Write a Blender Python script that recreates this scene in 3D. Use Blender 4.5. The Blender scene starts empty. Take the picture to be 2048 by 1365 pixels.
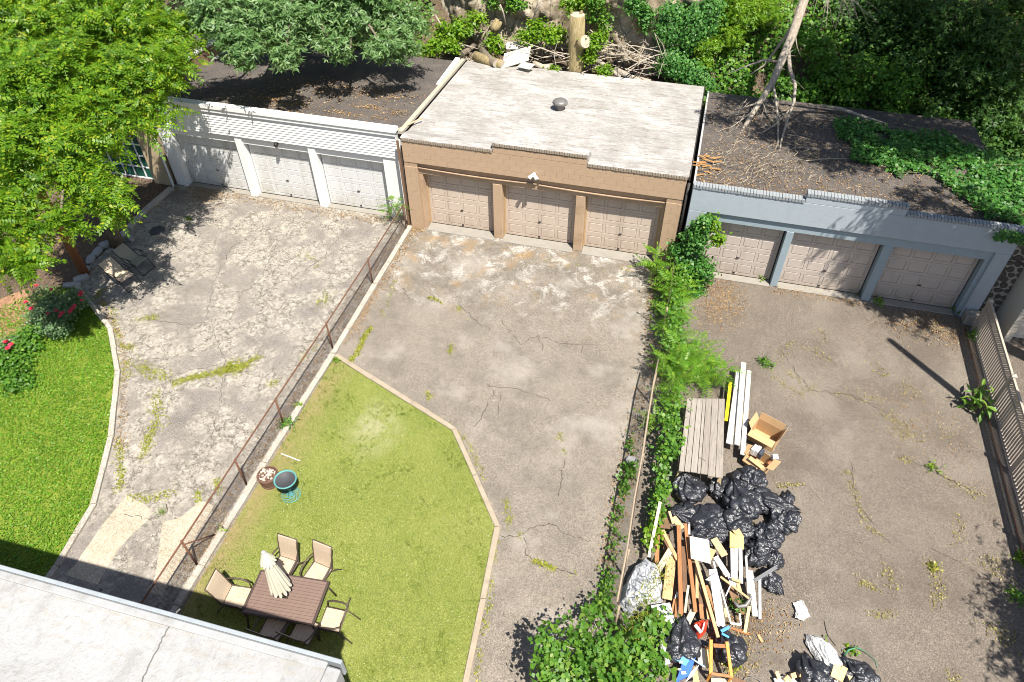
import bpy, math, random
import numpy as np
from mathutils import Vector, Matrix, noise as mnoise

C = bpy.context.scene
COL = C.collection
random.seed(7)
rng = np.random.default_rng(11)

# ------------------------------------------------------------------ camera
CAM = np.array([9.4218, -20.6852, 16.1287])
PITCH, ROLL, YAW, FPX = math.radians(44.8326), math.radians(-0.4554), math.radians(-15.1195), 1456.0
_d = np.array([math.sin(YAW)*math.cos(PITCH), math.cos(YAW)*math.cos(PITCH), -math.sin(PITCH)])
_r = np.array([math.cos(YAW), -math.sin(YAW), 0.0])
_u = np.cross(_r, _d)
CR = math.cos(ROLL)*_r + math.sin(ROLL)*_u
CU = -math.sin(ROLL)*_r + math.cos(ROLL)*_u
cam = bpy.data.objects.new('camera', bpy.data.cameras.new('camera'))
COL.objects.link(cam)
cam.matrix_world = Matrix(((CR[0], CU[0], -_d[0], CAM[0]), (CR[1], CU[1], -_d[1], CAM[1]), (CR[2], CU[2], -_d[2], CAM[2]), (0, 0, 0, 1)))
cam.data.sensor_width = 36.0
cam.data.lens = 36.0*FPX/2048.0
cam.data.clip_end = 600.0
C.camera = cam

# ------------------------------------------------------------------ sky, sun, exposure
SUN = Vector((0.362, -0.405, 1.0)).normalized()          # towards the sun
w = bpy.data.worlds.new('World'); C.world = w; w.use_nodes = True
wn = w.node_tree.nodes
sky = wn.new('ShaderNodeTexSky'); sky.sky_type = 'NISHITA'; sky.sun_disc = False
sky.sun_elevation = math.asin(SUN.z); sky.sun_rotation = math.atan2(SUN.x, SUN.y)
w.node_tree.links.new(sky.outputs[0], wn['Background'].inputs[0])
wn['Background'].inputs[1].default_value = 0.075
sl = bpy.data.lights.new('sun', 'SUN'); sl.energy = 5.0; sl.angle = math.radians(0.5); sl.color = (1.0, 0.95, 0.87)
so = bpy.data.objects.new('sun', sl); COL.objects.link(so)
so.rotation_euler = SUN.to_track_quat('Z', 'Y').to_euler(); so.location = (10, -10, 30)
C.view_settings.view_transform = 'Standard'; C.view_settings.look = 'None'
C.view_settings.exposure = 1.05; C.view_settings.gamma = 1.0
C.view_settings.use_curve_mapping = False
C.render.engine = 'CYCLES'
C.cycles.filter_width = 1.0

# ------------------------------------------------------------------ surveying: photo point + height (or depth) -> world point
def ray(px, py):
    return _d + CR*(px-1024.0)/FPX - CU*(py-682.5)/FPX
def G(px, py, z=0.0):
    v = ray(px, py); return CAM + v*((z-CAM[2])/v[2])
def Yp(px, py, y):
    v = ray(px, py); return CAM + v*((y-CAM[1])/v[1])

# ------------------------------------------------------------------ mesh helpers
class MB:
    def __init__(s): s.v = []; s.f = []
    def add(s, vs, fs):
        n = len(s.v); s.v += [tuple(map(float, p)) for p in vs]; s.f += [tuple(i+n for i in f) for f in fs]; return s
    BF = [(0,3,2,1),(4,5,6,7),(0,1,5,4),(1,2,6,5),(2,3,7,6),(3,0,4,7)]
    def box(s, x0, y0, z0, x1, y1, z1):
        return s.add([(x0,y0,z0),(x1,y0,z0),(x1,y1,z0),(x0,y1,z0),(x0,y0,z1),(x1,y0,z1),(x1,y1,z1),(x0,y1,z1)], MB.BF)
    def frame(s, c, ax, ay, az):
        c, ax, ay, az = (np.asarray(q, float) for q in (c, ax, ay, az))
        return s.add([c+i*ax+j*ay+k*az for k in (-1,1) for i,j in ((-1,-1),(1,-1),(1,1),(-1,1))], MB.BF)
    def beam(s, p, q, wd, th, up=(0,0,1)):
        p, q = np.asarray(p, float), np.asarray(q, float); a = (q-p)/2; an = a/np.linalg.norm(a)
        side = np.cross(an, up); side = side/ (np.linalg.norm(side)+1e-9); u = np.cross(side, an)
        return s.frame((p+q)/2, side*wd/2, a, u*th/2)
    def tube(s, pts, r, n=6, caps=True):
        pts = [np.asarray(p, float) for p in pts]; m = len(pts)
        rs = [r]*m if np.isscalar(r) else list(r)
        vs = []; prev = None
        for i, p in enumerate(pts):
            t = pts[min(i+1, m-1)]-pts[max(i-1, 0)]; t = t/(np.linalg.norm(t)+1e-9)
            if prev is None:
                a = np.array([1.,0,0]) if abs(t[0]) < .8 else np.array([0,1.,0])
            else: a = prev
            b = np.cross(t, a); b /= np.linalg.norm(b)+1e-9; a = np.cross(b, t); prev = a
            for k in range(n):
                th = 2*math.pi*k/n; vs.append(p+rs[i]*(math.cos(th)*a+math.sin(th)*b))
        fs = [(i*n+k, i*n+(k+1) % n, (i+1)*n+(k+1) % n, (i+1)*n+k) for i in range(m-1) for k in range(n)]
        if caps: fs += [tuple(range(n))[::-1], tuple((m-1)*n+k for k in range(n))]
        return s.add(vs, fs)
    def lathe(s, prof, c=(0,0,0), n=24):
        vs = [(c[0]+r*math.cos(2*math.pi*k/n), c[1]+r*math.sin(2*math.pi*k/n), c[2]+z) for r, z in prof for k in range(n)]
        fs = [(i*n+k, i*n+(k+1) % n, (i+1)*n+(k+1) % n, (i+1)*n+k) for i in range(len(prof)-1) for k in range(n)]
        return s.add(vs, fs)
    def poly(s, pts): return s.add(pts, [tuple(range(len(pts)))])
    def prism(s, pts, z0, z1):
        n = len(pts)
        return s.add([(p[0],p[1],z0) for p in pts]+[(p[0],p[1],z1) for p in pts],
                     [tuple(range(n))[::-1], tuple(range(n,2*n))]+[(i,(i+1)%n,n+(i+1)%n,n+i) for i in range(n)])

ROOT = {}
def mesh_of(name, mb, mat, off=(0,0,0), smooth=False, bevel=0):
    me = bpy.data.meshes.new(name)
    o = np.asarray(off, float)
    me.from_pydata([(p[0]-o[0], p[1]-o[1], p[2]-o[2]) for p in mb.v], [], mb.f)
    me.materials.append(mat)
    if smooth: me.polygons.foreach_set('use_smooth', [True]*len(me.polygons))
    me.update(); return me
def np_mesh(name, V, F, mat, off=(0,0,0), smooth=False):
    me = bpy.data.meshes.new(name); V = np.asarray(V, np.float32)-np.asarray(off, np.float32); F = np.asarray(F, np.int32)
    k = F.shape[1]
    me.vertices.add(len(V)); me.vertices.foreach_set('co', V.ravel())
    me.loops.add(F.size); me.loops.foreach_set('vertex_index', F.ravel())
    me.polygons.add(len(F)); me.polygons.foreach_set('loop_start', np.arange(len(F), dtype=np.int32)*k)
    me.materials.append(mat); me.update(calc_edges=True)
    if smooth: me.polygons.foreach_set('use_smooth', [True]*len(F))
    return me
def link(name, data, parent=None, loc=(0,0,0), label=None, kind=None):
    o = bpy.data.objects.new(name, data); COL.objects.link(o)
    if parent is not None:
        o.parent = parent; ROOT[o.name] = ROOT[parent.name]
        o.location = Vector(loc)
    else:
        o.location = Vector(loc); ROOT[o.name] = np.asarray(loc, float)
    if label: o['label'] = label
    if kind: o['kind'] = kind
    return o
def part(name, mb, mat, parent, smooth=False, label=None, kind=None, bevel=0.0):
    """one mesh object; vertices given in world metres (for things built in place)"""
    if isinstance(mb, bpy.types.Mesh): me = mb
    else: me = mesh_of(name, mb, mat, ROOT[parent.name], smooth)
    o = link(name, me, parent, label=label, kind=kind)
    if bevel: bev(o, bevel)
    return o
def bev(o, wd, seg=1):
    m = o.modifiers.new('bevel', 'BEVEL'); m.width = wd; m.segments = seg; m.limit_method = 'ANGLE'; m.angle_limit = 0.6
def inst(name, me, parent, wloc, rz=0.0, scale=None, rot=None, label=None):
    o = bpy.data.objects.new(name, me); COL.objects.link(o); o.parent = parent; r = ROOT[parent.name]; ROOT[o.name] = r
    o.location = (wloc[0]-r[0], wloc[1]-r[1], wloc[2]-r[2])
    o.rotation_euler = rot if rot is not None else (0,0,rz)
    if scale is not None: o.scale = scale
    if label: o['label'] = label
    return o
def tag(o, label, cat, group=None):
    o['label'] = label; o['category'] = cat
    if group: o['group'] = group
    return o
def thing(name, label, cat, loc=(0,0,0), group=None, rz=0.0):
    o = link(name, None, None, loc); o.rotation_euler = (0,0,rz); o.empty_display_size = .2
    return tag(o, label, cat, group)
def solo(name, mb, mat, label, cat, group=None, smooth=False, bevel=0.0, origin=None):
    """a thing that is one mesh; its origin goes to the middle of its base"""
    if isinstance(mb, MB):
        a = np.array(mb.v); 
        if origin is None: origin = ((a[:,0].min()+a[:,0].max())/2, (a[:,1].min()+a[:,1].max())/2, a[:,2].min())
        me = mesh_of(name, mb, mat, origin, smooth)
    else: me = mb; origin = origin if origin is not None else (0,0,0)
    o = link(name, me, None, origin); tag(o, label, cat, group)
    if bevel: bev(o, bevel)
    return o
def struct(name, mb, mat, label=None, smooth=False):
    me = mb if isinstance(mb, bpy.types.Mesh) else mesh_of(name, mb, mat, (0,0,0), smooth)
    o = link(name, me, None, kind='structure')
    if label: o['label'] = label
    return o
def copy_tree(src, loc, rz, label=None, group=None):
    r = src.copy(); COL.objects.link(r); r.location = loc; r.rotation_euler = (0,0,rz); ROOT[r.name] = np.asarray(loc, float)
    if label: r['label'] = label
    if group: r['group'] = group
    def rec(a, b):
        for ch in list(a.children):
            c = ch.copy(); COL.objects.link(c); c.parent = b; c.matrix_parent_inverse = ch.matrix_parent_inverse.copy(); rec(ch, c)
    rec(src, r); return r

# ------------------------------------------------------------------ materials
class NT:
    def __init__(s, name):
        s.m = bpy.data.materials.new(name); s.m.use_nodes = True; s.t = s.m.node_tree; s.t.nodes.clear()
        s.out = s.t.nodes.new('ShaderNodeOutputMaterial'); s.co = None
    def n(s, typ, **kw):
        x = s.t.nodes.new(typ)
        for k, v in kw.items(): setattr(x, k, v)
        return x
    def l(s, a, b):
        if hasattr(a, 'is_output') or hasattr(a, 'links'): s.t.links.new(a, b)
        else:
            try: b.default_value = a
            except Exception: b.default_value = (*a, 1.0)
    def obj(s):
        if s.co is None: s.co = s.n('ShaderNodeTexCoord').outputs['Object']
        return s.co
    def pos(s): return s.n('ShaderNodeNewGeometry').outputs['Position']
    def mapv(s, vec, scale=(1,1,1), rot=(0,0,0), loc=(0,0,0)):
        x = s.n('ShaderNodeMapping'); s.l(vec, x.inputs[0]); x.inputs['Scale'].default_value = scale; x.inputs['Rotation'].default_value = rot; x.inputs['Location'].default_value = loc
        return x.outputs[0]
    def noise(s, scale, detail=4, rough=.6, vec=None, dist=0.0):
        x = s.n('ShaderNodeTexNoise'); s.l(vec if vec is not None else s.obj(), x.inputs['Vector'])
        x.inputs['Scale'].default_value = scale; x.inputs['Detail'].default_value = detail; x.inputs['Roughness'].default_value = rough; x.inputs['Distortion'].default_value = dist
        return x.outputs['Fac']
    def vor(s, scale, feature='F1', vec=None, out='Distance', rand=1.0):
        x = s.n('ShaderNodeTexVoronoi', feature=feature); s.l(vec if vec is not None else s.obj(), x.inputs['Vector'])
        x.inputs['Scale'].default_value = scale; x.inputs['Randomness'].default_value = rand
        return x.outputs[out]
    def ramp(s, fac, stops, interp='LINEAR'):
        x = s.n('ShaderNodeValToRGB'); s.l(fac, x.inputs[0]); cr = x.color_ramp; cr.interpolation = interp
        while len(cr.elements) < len(stops): cr.elements.new(.5)
        for e, (p, c) in zip(cr.elements, stops):
            e.position = p; e.color = (c, c, c, 1) if np.isscalar(c) else (*c, 1)
        return x.outputs[0]
    def mix(s, fac, a, b, blend='MIX'):
        x = s.n('ShaderNodeMix', data_type='RGBA', blend_type=blend)
        s.l(fac, x.inputs[0]); s.l(a, x.inputs[6]); s.l(b, x.inputs[7]); return x.outputs[2]
    def math(s, op, a, b=0.0, clamp=False):
        x = s.n('ShaderNodeMath', operation=op, use_clamp=clamp); s.l(a, x.inputs[0]); s.l(b, x.inputs[1]); return x.outputs[0]
    def sep(s, vec):
        x = s.n('ShaderNodeSeparateXYZ'); s.l(vec, x.inputs[0]); return x.outputs
    def rnd(s): return s.n('ShaderNodeObjectInfo').outputs['Random']
    def isl(s): return s.n('ShaderNodeNewGeometry').outputs['Random Per Island']
    def bump(s, h, strength=.5, dist=.02):
        x = s.n('ShaderNodeBump'); s.l(h, x.inputs['Height']); x.inputs['Strength'].default_value = strength; x.inputs['Distance'].default_value = dist
        return x.outputs[0]
    def bsdf(s, col, rough=.8, nrm=None, metal=0.0, spec=.3, **kw):
        x = s.n('ShaderNodeBsdfPrincipled'); s.l(col, x.inputs['Base Color']); s.l(rough, x.inputs['Roughness'])
        x.inputs['Metallic'].default_value = metal; x.inputs['Specular IOR Level'].default_value = spec
        if nrm is not None: s.l(nrm, x.inputs['Normal'])
        for k, v in kw.items(): s.l(v, x.inputs[k])
        return x.outputs[0]
    def done(s, sh): s.t.links.new(sh, s.out.inputs[0]); return s.m

def flat(name, col, rough=.7, var=.25, scale=8, metal=0.0, spec=.3, bump=.15, stretch=(1,1,1), dirt=None, ind=.3, foot=None):
    """plain coat with mottling, fine relief and per-object variation"""
    m = NT(name); v = m.mapv(m.obj(), stretch)
    n1 = m.noise(scale, 5, .65, v); n2 = m.noise(scale*7, 3, .6, v)
    c = np.array(col)
    k = m.ramp(n1, [(.25, tuple(c*(1-var))), (.6, tuple(c)), (.85, tuple(np.minimum(c*(1+var*.6), .95)))])
    k = m.mix(m.math('MULTIPLY', n2, .35), k, tuple(c*.72))
    k = m.mix(m.ramp(m.rnd(), [(0, 0.0), (1, ind)]), k, tuple(c*.8))
    if dirt is not None:
        k = m.mix(m.ramp(m.noise(scale*.5, 6, .7), [(.5, 0.0), (.68, .7)]), k, dirt)
    if foot is not None:                                             # splash-back grime along the bottom
        z = m.n('ShaderNodeMapRange'); m.l(m.sep(m.pos())[2], z.inputs[0]); z.inputs[1].default_value = .75; z.inputs[2].default_value = .02
        k = m.mix(m.math('MULTIPLY', z.outputs[0], m.ramp(m.noise(2.3, 6, .7, m.mapv(m.pos(), (1,1,.6))), [(.35, .1), (.62, .75)])), k, foot)
        k = m.mix(m.ramp(m.noise(1.1, 6, .7, m.mapv(m.pos(), (2.2,1,.25))), [(.50, 0.0), (.66, .4)]), k, foot)
    return m.done(m.bsdf(k, rough, m.bump(n2, bump, .01), metal, spec))
def wood(name, cols, stretch=(14,1.2,14), rough=.75, seed=0):
    m = NT(name); v = m.mapv(m.obj(), stretch, loc=(seed*3.1, seed, 0))
    r = m.rnd(); n = m.noise(2.2, 6, .65, v, .6)
    a = m.ramp(n, [(.25, tuple(np.array(cols[0])*.65)), (.5, cols[0]), (.8, tuple(np.minimum(np.array(cols[0])*1.3, .9)))])
    b = m.ramp(n, [(.25, tuple(np.array(cols[1])*.65)), (.5, cols[1]), (.8, tuple(np.minimum(np.array(cols[1])*1.3, .9)))])
    k = m.mix(r, a, b); k = m.mix(m.ramp(m.noise(3, 5, .7), [(.55, 0.), (.75, .45)]), k, tuple(np.array(cols[0])*.45))
    return m.done(m.bsdf(k, rough, m.bump(n, .4, .01), 0, .25))
def leafmat(name, cols, trans=.35, rough=.45, spread=.5, spec=.35):
    """cols: dark, mid, light, odd (base colours of single leaves)"""
    m = NT(name)
    k = m.ramp(m.math('FRACT', m.math('ADD', m.isl(), m.rnd())), [(0, cols[0]), (.45, cols[1]), (.82, cols[2]), (1, cols[3])])
    big = m.ramp(m.noise(.9, 3, .6, m.pos()), [(.3, tuple(np.array(cols[0])*.9)), (.7, tuple(np.array(cols[2])))])
    k = m.mix(spread*.6, k, big)
    p = m.bsdf(k, rough, None, 0, spec)
    t = m.n('ShaderNodeBsdfTranslucent'); tc = m.mix(.5, k, (cols[2][0]*1.6, cols[2][1]*1.5, cols[2][2]*.6)); m.l(tc, t.inputs[0])
    x = m.n('ShaderNodeMixShader'); x.inputs[0].default_value = trans; m.t.links.new(p, x.inputs[1]); m.t.links.new(t.outputs[0], x.inputs[2])
    return m.done(x.outputs[0])
# ------------------------------------------------------------------ leaves
def tq(*quads):
    V = []; F = []
    for q in quads:
        n = len(V); V += list(q); F.append([n+i for i in range(len(q))])
    return np.array(V, float), np.array(F)
T_LEAF = tq([(0,0,0), (.45,.28,.06), (1,0,-.06), (.45,-.28,.06)])
T_WIDE = tq([(0,0,0), (.35,.42,.08), (1,0,-.10), (.35,-.42,.08)])
T_MAPLE = tq([(0,0,0), (.42,.16,.02), (1,0,-.12), (.42,-.16,.02)], [(0,0,0), (.30,.30,.03), (.42,.72,-.08), (.05,.36,.02)], [(0,0,0), (.05,-.36,.02), (.42,-.72,-.08), (.30,-.30,.03)])
def frond(npair, wd, ln, droop, angle=1.05):
    qs = []
    for i in range(npair):
        t = .12+.88*(i+.5)/npair; k = math.sin(math.pi*min(1, .25+.8*t))*.6+.4
        for s in (-1, 1):
            b = np.array([t, 0, -droop*t*t]); d = np.array([math.cos(angle), s*math.sin(angle), -.22])*ln*k
            nn = np.array([math.sin(angle), -s*math.cos(angle), 0])*wd*k
            qs.append([b, b+d*.45+nn, b+d, b+d*.45-nn])
    for t0, t1 in ((0,.35),(.35,.7),(.7,1.02)):
        qs.append([np.array([t0,-.008,-droop*t0*t0]), np.array([t0,.008,-droop*t0*t0]), np.array([t1,.008,-droop*t1*t1]), np.array([t1,-.008,-droop*t1*t1])])
    b = np.array([1, 0, -droop]); qs.append([b, b+[ln*.4, wd, 0], b+[ln*.9, 0, -.05], b+[ln*.4, -wd, 0]])
    return tq(*qs)
T_LOCUST = frond(5, .085, .30, .35)
T_AIL = frond(8, .045, .27, .40, 1.2)
T_BLADE = (np.array([(0,-.06,0), (0,.06,0), (.35,0,1)], float), np.array([[0,1,2]]))

def rots(nrm, rng, spin=None):
    """3x3 frames: local z = nrm, local x at a random (or given) direction round it"""
    nrm = nrm/(np.linalg.norm(nrm, axis=1, keepdims=True)+1e-9)
    a = rng.normal(size=nrm.shape) if spin is None else spin
    x = a-nrm*(a*nrm).sum(1, keepdims=True); x /= np.linalg.norm(x, axis=1, keepdims=True)+1e-9
    y = np.cross(nrm, x); return np.stack([x, y, nrm], 2)
def scatter(name, tmpl, pos, nrm, size, mat, off=(0,0,0), spin=None):
    R = rots(np.asarray(nrm, float), rng, spin); TV, TF = tmpl; N = len(pos)
    s = np.broadcast_to(np.asarray(size, float), (N,))
    V = np.einsum('nij,kj->nki', R, TV)*s[:, None, None]+np.asarray(pos, float)[:, None, :]
    F = TF[None]+(np.arange(N)*len(TV))[:, None, None]
    return np_mesh(name, V.reshape(-1,3), F.reshape(-1, TF.shape[1]), mat, off)
def leaf_parts(root, tmpl, pos, nr, sz, mat, name, rest, nind=300):
    """the leaves that show largest as one part each, the others joined as one part"""
    pos = np.asarray(pos, float); v = pos-CAM; k = v@_d; px = 1024+FPX*(v@CR)/k; py = 682.5-FPX*(v@CU)/k
    ok = (px > -20) & (px < 2068) & (py > -20) & (py < 1385); score = np.where(ok, sz/k*(1+.25*rng.random(len(sz)))*(.3+np.clip(((CAM-pos)*nr).sum(1)/np.linalg.norm(v,axis=1)/np.linalg.norm(nr,axis=1), 0, 1)), 0)
    # leaves on the outside of the crown, towards the camera, show first
    score = score*(1+2.0*np.argsort(np.argsort(-k))/len(k)); sel = np.argsort(-score)[:nind]; m_ = np.zeros(len(pos), bool); m_[sel] = True
    me = np_mesh(name, tmpl[0], tmpl[1], mat); R = rots(np.asarray(nr, float)[sel], rng); r0 = ROOT[root.name]
    for i, j in enumerate(sel):
        o = bpy.data.objects.new(name, me); COL.objects.link(o); o.parent = root; ROOT[o.name] = r0
        M = Matrix(R[i].tolist())*float(sz[j]); o.matrix_local = Matrix.Translation(Vector(pos[j]-r0)) @ M.to_4x4()
    part(rest, scatter(rest, tmpl, pos[~m_], nr[~m_], sz[~m_], mat, r0), mat, root, kind='stuff')
def crown_pts(lobes, n_clump, per, clump_r, shell=.5, up=.8, flat=.6):
    """leaf places and facings: clumps through the volume of ellipsoid lobes (x,y,z,rx,ry,rz)"""
    L = np.array(lobes, float); vol = (L[:,3]*L[:,4]*L[:,5])**.72; pr = vol/vol.sum()
    li = rng.choice(len(L), n_clump, p=pr); d = rng.normal(size=(n_clump,3)); d /= np.linalg.norm(d, axis=1, keepdims=True)
    rr = shell+(1-shell)*rng.random(n_clump)**.7
    cc = L[li,:3]+d*rr[:,None]*L[li,3:6]; dn = d/L[li,3:6]; dn /= np.linalg.norm(dn, axis=1, keepdims=True)
    m = rng.integers(int(per*.5), int(per*1.5)+1, n_clump); idx = np.repeat(np.arange(n_clump), m)
    off = rng.normal(size=(len(idx),3))*clump_r*(.5+rng.random(n_clump))[idx][:,None]*np.array([1,1,flat])
    nr = dn[idx]*.55+np.array([0,0,up])+rng.normal(size=(len(idx),3))*.45
    return cc[idx]+off, nr, cc, li
def limbs(mb, base, top_pts, r0, r1=.03, fork=.45, n=6):
    """limbs from a trunk's fork to points in the crown"""
    for q in top_pts:
        q = np.asarray(q, float); b = np.asarray(base, float)
        mid = b+(q-b)*.5+rng.normal(size=3)*.18*np.linalg.norm(q-b)*.5+np.array([0,0,.12*np.linalg.norm(q-b)])
        mb.tube([b, b*.55+mid*.45, mid, mid*.45+q*.55, q], [r0, r0*.8, r0*.6, (r0*.4+r1)/1.5, r1], n)
def tree(name, label, cat, trunk, rad, lobes, leaf, n_clump, per, clump_r, size, mat, bark, shell=.5, up=.8, group=None, nlimb=None, flat=.6, crown='crown', nind=0):
    base = trunk[0]; t = thing(name, label, cat, base, group)
    mb = MB().tube(trunk, rad, 9)
    pos, nr, cc, li = crown_pts(lobes, n_clump, per, clump_r, shell, up, flat)
    L = np.array(lobes); sel = rng.choice(len(cc), min(len(cc), nlimb or 2*len(L)+4), replace=False)
    tops = [l[:3] for l in L]
    limbs(mb, trunk[-1], tops, rad[-1]*.75)
    for j in sel:
        c0 = L[li[j], :3]; mb.tube([c0, (c0+cc[j])/2+rng.normal(size=3)*.12, cc[j]], [.045, .03, .012], 4)
    part('trunk', mb, bark, t, True)
    sz = size*(.65+.7*rng.random(len(pos)))
    if nind: leaf_parts(t, leaf, pos, nr, sz, mat, 'leaf', crown, nind)
    else: part(crown, scatter(crown, leaf, pos, nr, sz, mat, base), mat, t)
    return t
def shrub(name, label, cat, lobes, leaf, n_clump, per, clump_r, size, mat, bark, base=None, up=.8, shell=.4, group=None, nst=9, partname='foliage', nind=0):
    L = np.array(lobes, float)
    base = np.array(base if base is not None else (L[:,0].mean(), L[:,1].mean(), (L[:,2]-L[:,5]).min()))
    t = thing(name, label, cat, base, group); pos, nr, cc, li = crown_pts(L, n_clump, per, clump_r, shell, up)
    pos[:,2] = np.maximum(pos[:,2], base[2]+.02)
    sz = size*(.6+.8*rng.random(len(pos)))
    if nind: leaf_parts(t, leaf, pos, nr, sz, mat, 'leaf', partname, nind)
    else: part(partname, scatter(partname, leaf, pos, nr, sz, mat, base), mat, t)
    mb = MB()
    for j in rng.choice(len(cc), min(nst, len(cc)), replace=False):
        b = base+np.append(rng.normal(size=2)*.12, 0); mb.tube([b, (b+cc[j])/2+rng.normal(size=3)*.06, cc[j]], [.014, .010, .005], 4)
    part('stem', mb, bark, t, True)
    return t
def inpoly(P, poly):
    x, y = P[:,0], P[:,1]; r = np.zeros(len(P), bool); n = len(poly)
    for i in range(n):
        x0, y0 = poly[i][:2]; x1, y1 = poly[(i+1) % n][:2]
        c = ((y0 > y) != (y1 > y)) & (x < (x1-x0)*(y-y0)/(y1-y0+1e-12)+x0); r ^= c
    return r
def fill(poly, n):
    P = np.array([p[:2] for p in poly]); a, b = P.min(0), P.max(0); o = []
    while sum(map(len, o)) < n:
        q = a+(b-a)*rng.random((n*2, 2)); o.append(q[inpoly(q, P)])
    return np.concatenate(o)[:n]
def along(pts, n, sd):
    P = np.array(pts, float); d = np.linalg.norm(np.diff(P[:,:2], axis=0), axis=1); cum = np.concatenate([[0], d.cumsum()])
    t = rng.random(n)*cum[-1]; i = np.clip(np.searchsorted(cum, t)-1, 0, len(d)-1); f = ((t-cum[i])/d[i])[:,None]
    q = P[i]*(1-f)+P[i+1]*f; q[:,:2] += rng.normal(size=(n,2))*sd; return q

# ------------------------------------------------------------------ colours
M_locust = leafmat('locust_leaf', [(.035,.11,.008), (.10,.22,.012), (.19,.33,.016), (.42,.42,.025)], .45)
M_maple = leafmat('maple_leaf', [(.045,.11,.03), (.10,.20,.06), (.19,.31,.11), (.34,.44,.20)], .36)
M_dark = leafmat('forest_leaf', [(.028,.075,.016), (.05,.13,.024), (.09,.19,.035), (.22,.32,.07)], .38)
M_mid = leafmat('shrub_leaf', [(.04,.12,.014), (.075,.20,.02), (.13,.28,.03), (.24,.36,.04)], .4)
M_lime = leafmat('lime_leaf', [(.07,.17,.01), (.13,.27,.014), (.21,.36,.025), (.34,.42,.04)], .45)
M_ail = leafmat('ailanthus_leaf', [(.06,.17,.012), (.11,.26,.018), (.18,.34,.03), (.32,.42,.04)], .45)
M_ivy = leafmat('ivy_leaf', [(.025,.095,.02), (.05,.17,.028), (.095,.25,.04), (.19,.34,.07)], .34)
M_rose = leafmat('rose_leaf', [(.05,.11,.045), (.09,.17,.065), (.16,.25,.11), (.25,.33,.17)], .22)
M_petal = leafmat('rose_petal', [(.45,.02,.05), (.62,.035,.08), (.70,.06,.13), (.75,.12,.20)], .25, spread=.1)
M_weed = leafmat('weed_leaf', [(.14,.17,.02), (.22,.25,.03), (.32,.33,.05), (.42,.34,.08)], .3, spread=.2)
M_grass = leafmat('grass_blade', [(.05,.14,.008), (.10,.235,.012), (.17,.33,.02), (.30,.42,.05)], .35)
M_turf = leafmat('turf_blade', [(.07,.11,.012), (.13,.18,.02), (.21,.245,.04), (.46,.43,.20)], .2, spread=.35)
M_litter = leafmat('dry_leaf', [(.14,.08,.04), (.25,.15,.07), (.36,.24,.12), (.50,.38,.22)], .1, rough=.8, spread=.3, spec=.15)
M_dry = leafmat('dry_weed', [(.16,.14,.05), (.27,.23,.08), (.36,.30,.12), (.28,.30,.05)], .2, spread=.25)
def barkmat(name, a, b, sc=6):
    m = NT(name); v = m.mapv(m.obj(), (sc, sc, sc*.25)); n = m.noise(1.6, 6, .7, v, .8)
    k = m.ramp(n, [(.3, a), (.7, b)]); return m.done(m.bsdf(k, .9, m.bump(n, .8, .03), 0, .15))
M_bark = barkmat('bark', (.07,.055,.04), (.24,.20,.15)); M_deadwood = barkmat('dead_wood', (.20,.16,.12), (.44,.39,.32), 9)
M_mossbark = barkmat('mossy_bark', (.13,.10,.04), (.36,.29,.16)); M_stem = flat('plant_stem', (.20,.17,.08), .8)

def ground_mat(name, base, dark, light, sp=.5, extra=None, speck=42):
    m = NT(name); p = m.obj()
    big = m.noise(.55, 6, .62); mid = m.noise(3.2, 6, .68); fine = m.math('ADD', m.math('MULTIPLY', m.sep(m.vor(speck*2.0, 'F1', None, 'Color'))[0], .6), m.math('MULTIPLY', m.noise(speck*.5, 3, .75), .38)); gr = m.vor(speck*.9)
    k = m.ramp(big, [(.3, dark), (.5, base), (.72, light)])
    k = m.mix(m.ramp(mid, [(.35, 0.0), (.7, .55)]), k, light)
    k = m.mix(sp, k, m.ramp(fine, [(.16, tuple(np.array(dark)*.25)), (.5, base), (.82, tuple(np.minimum(np.array(light)*1.9, .85)))]), 'MIX')
    k = m.mix(m.ramp(gr, [(.08, .45), (.2, 0.0)]), k, tuple(np.minimum(np.array(light)*1.5, .8)))
    h = m.math('ADD', m.noise(speck*2, 2, .6), m.math('MULTIPLY', mid, .15))
    if extra: k, h = extra(m, k, h)
    return m.done(m.bsdf(k, .92, m.bump(h, .35, .012), 0, .15))
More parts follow.
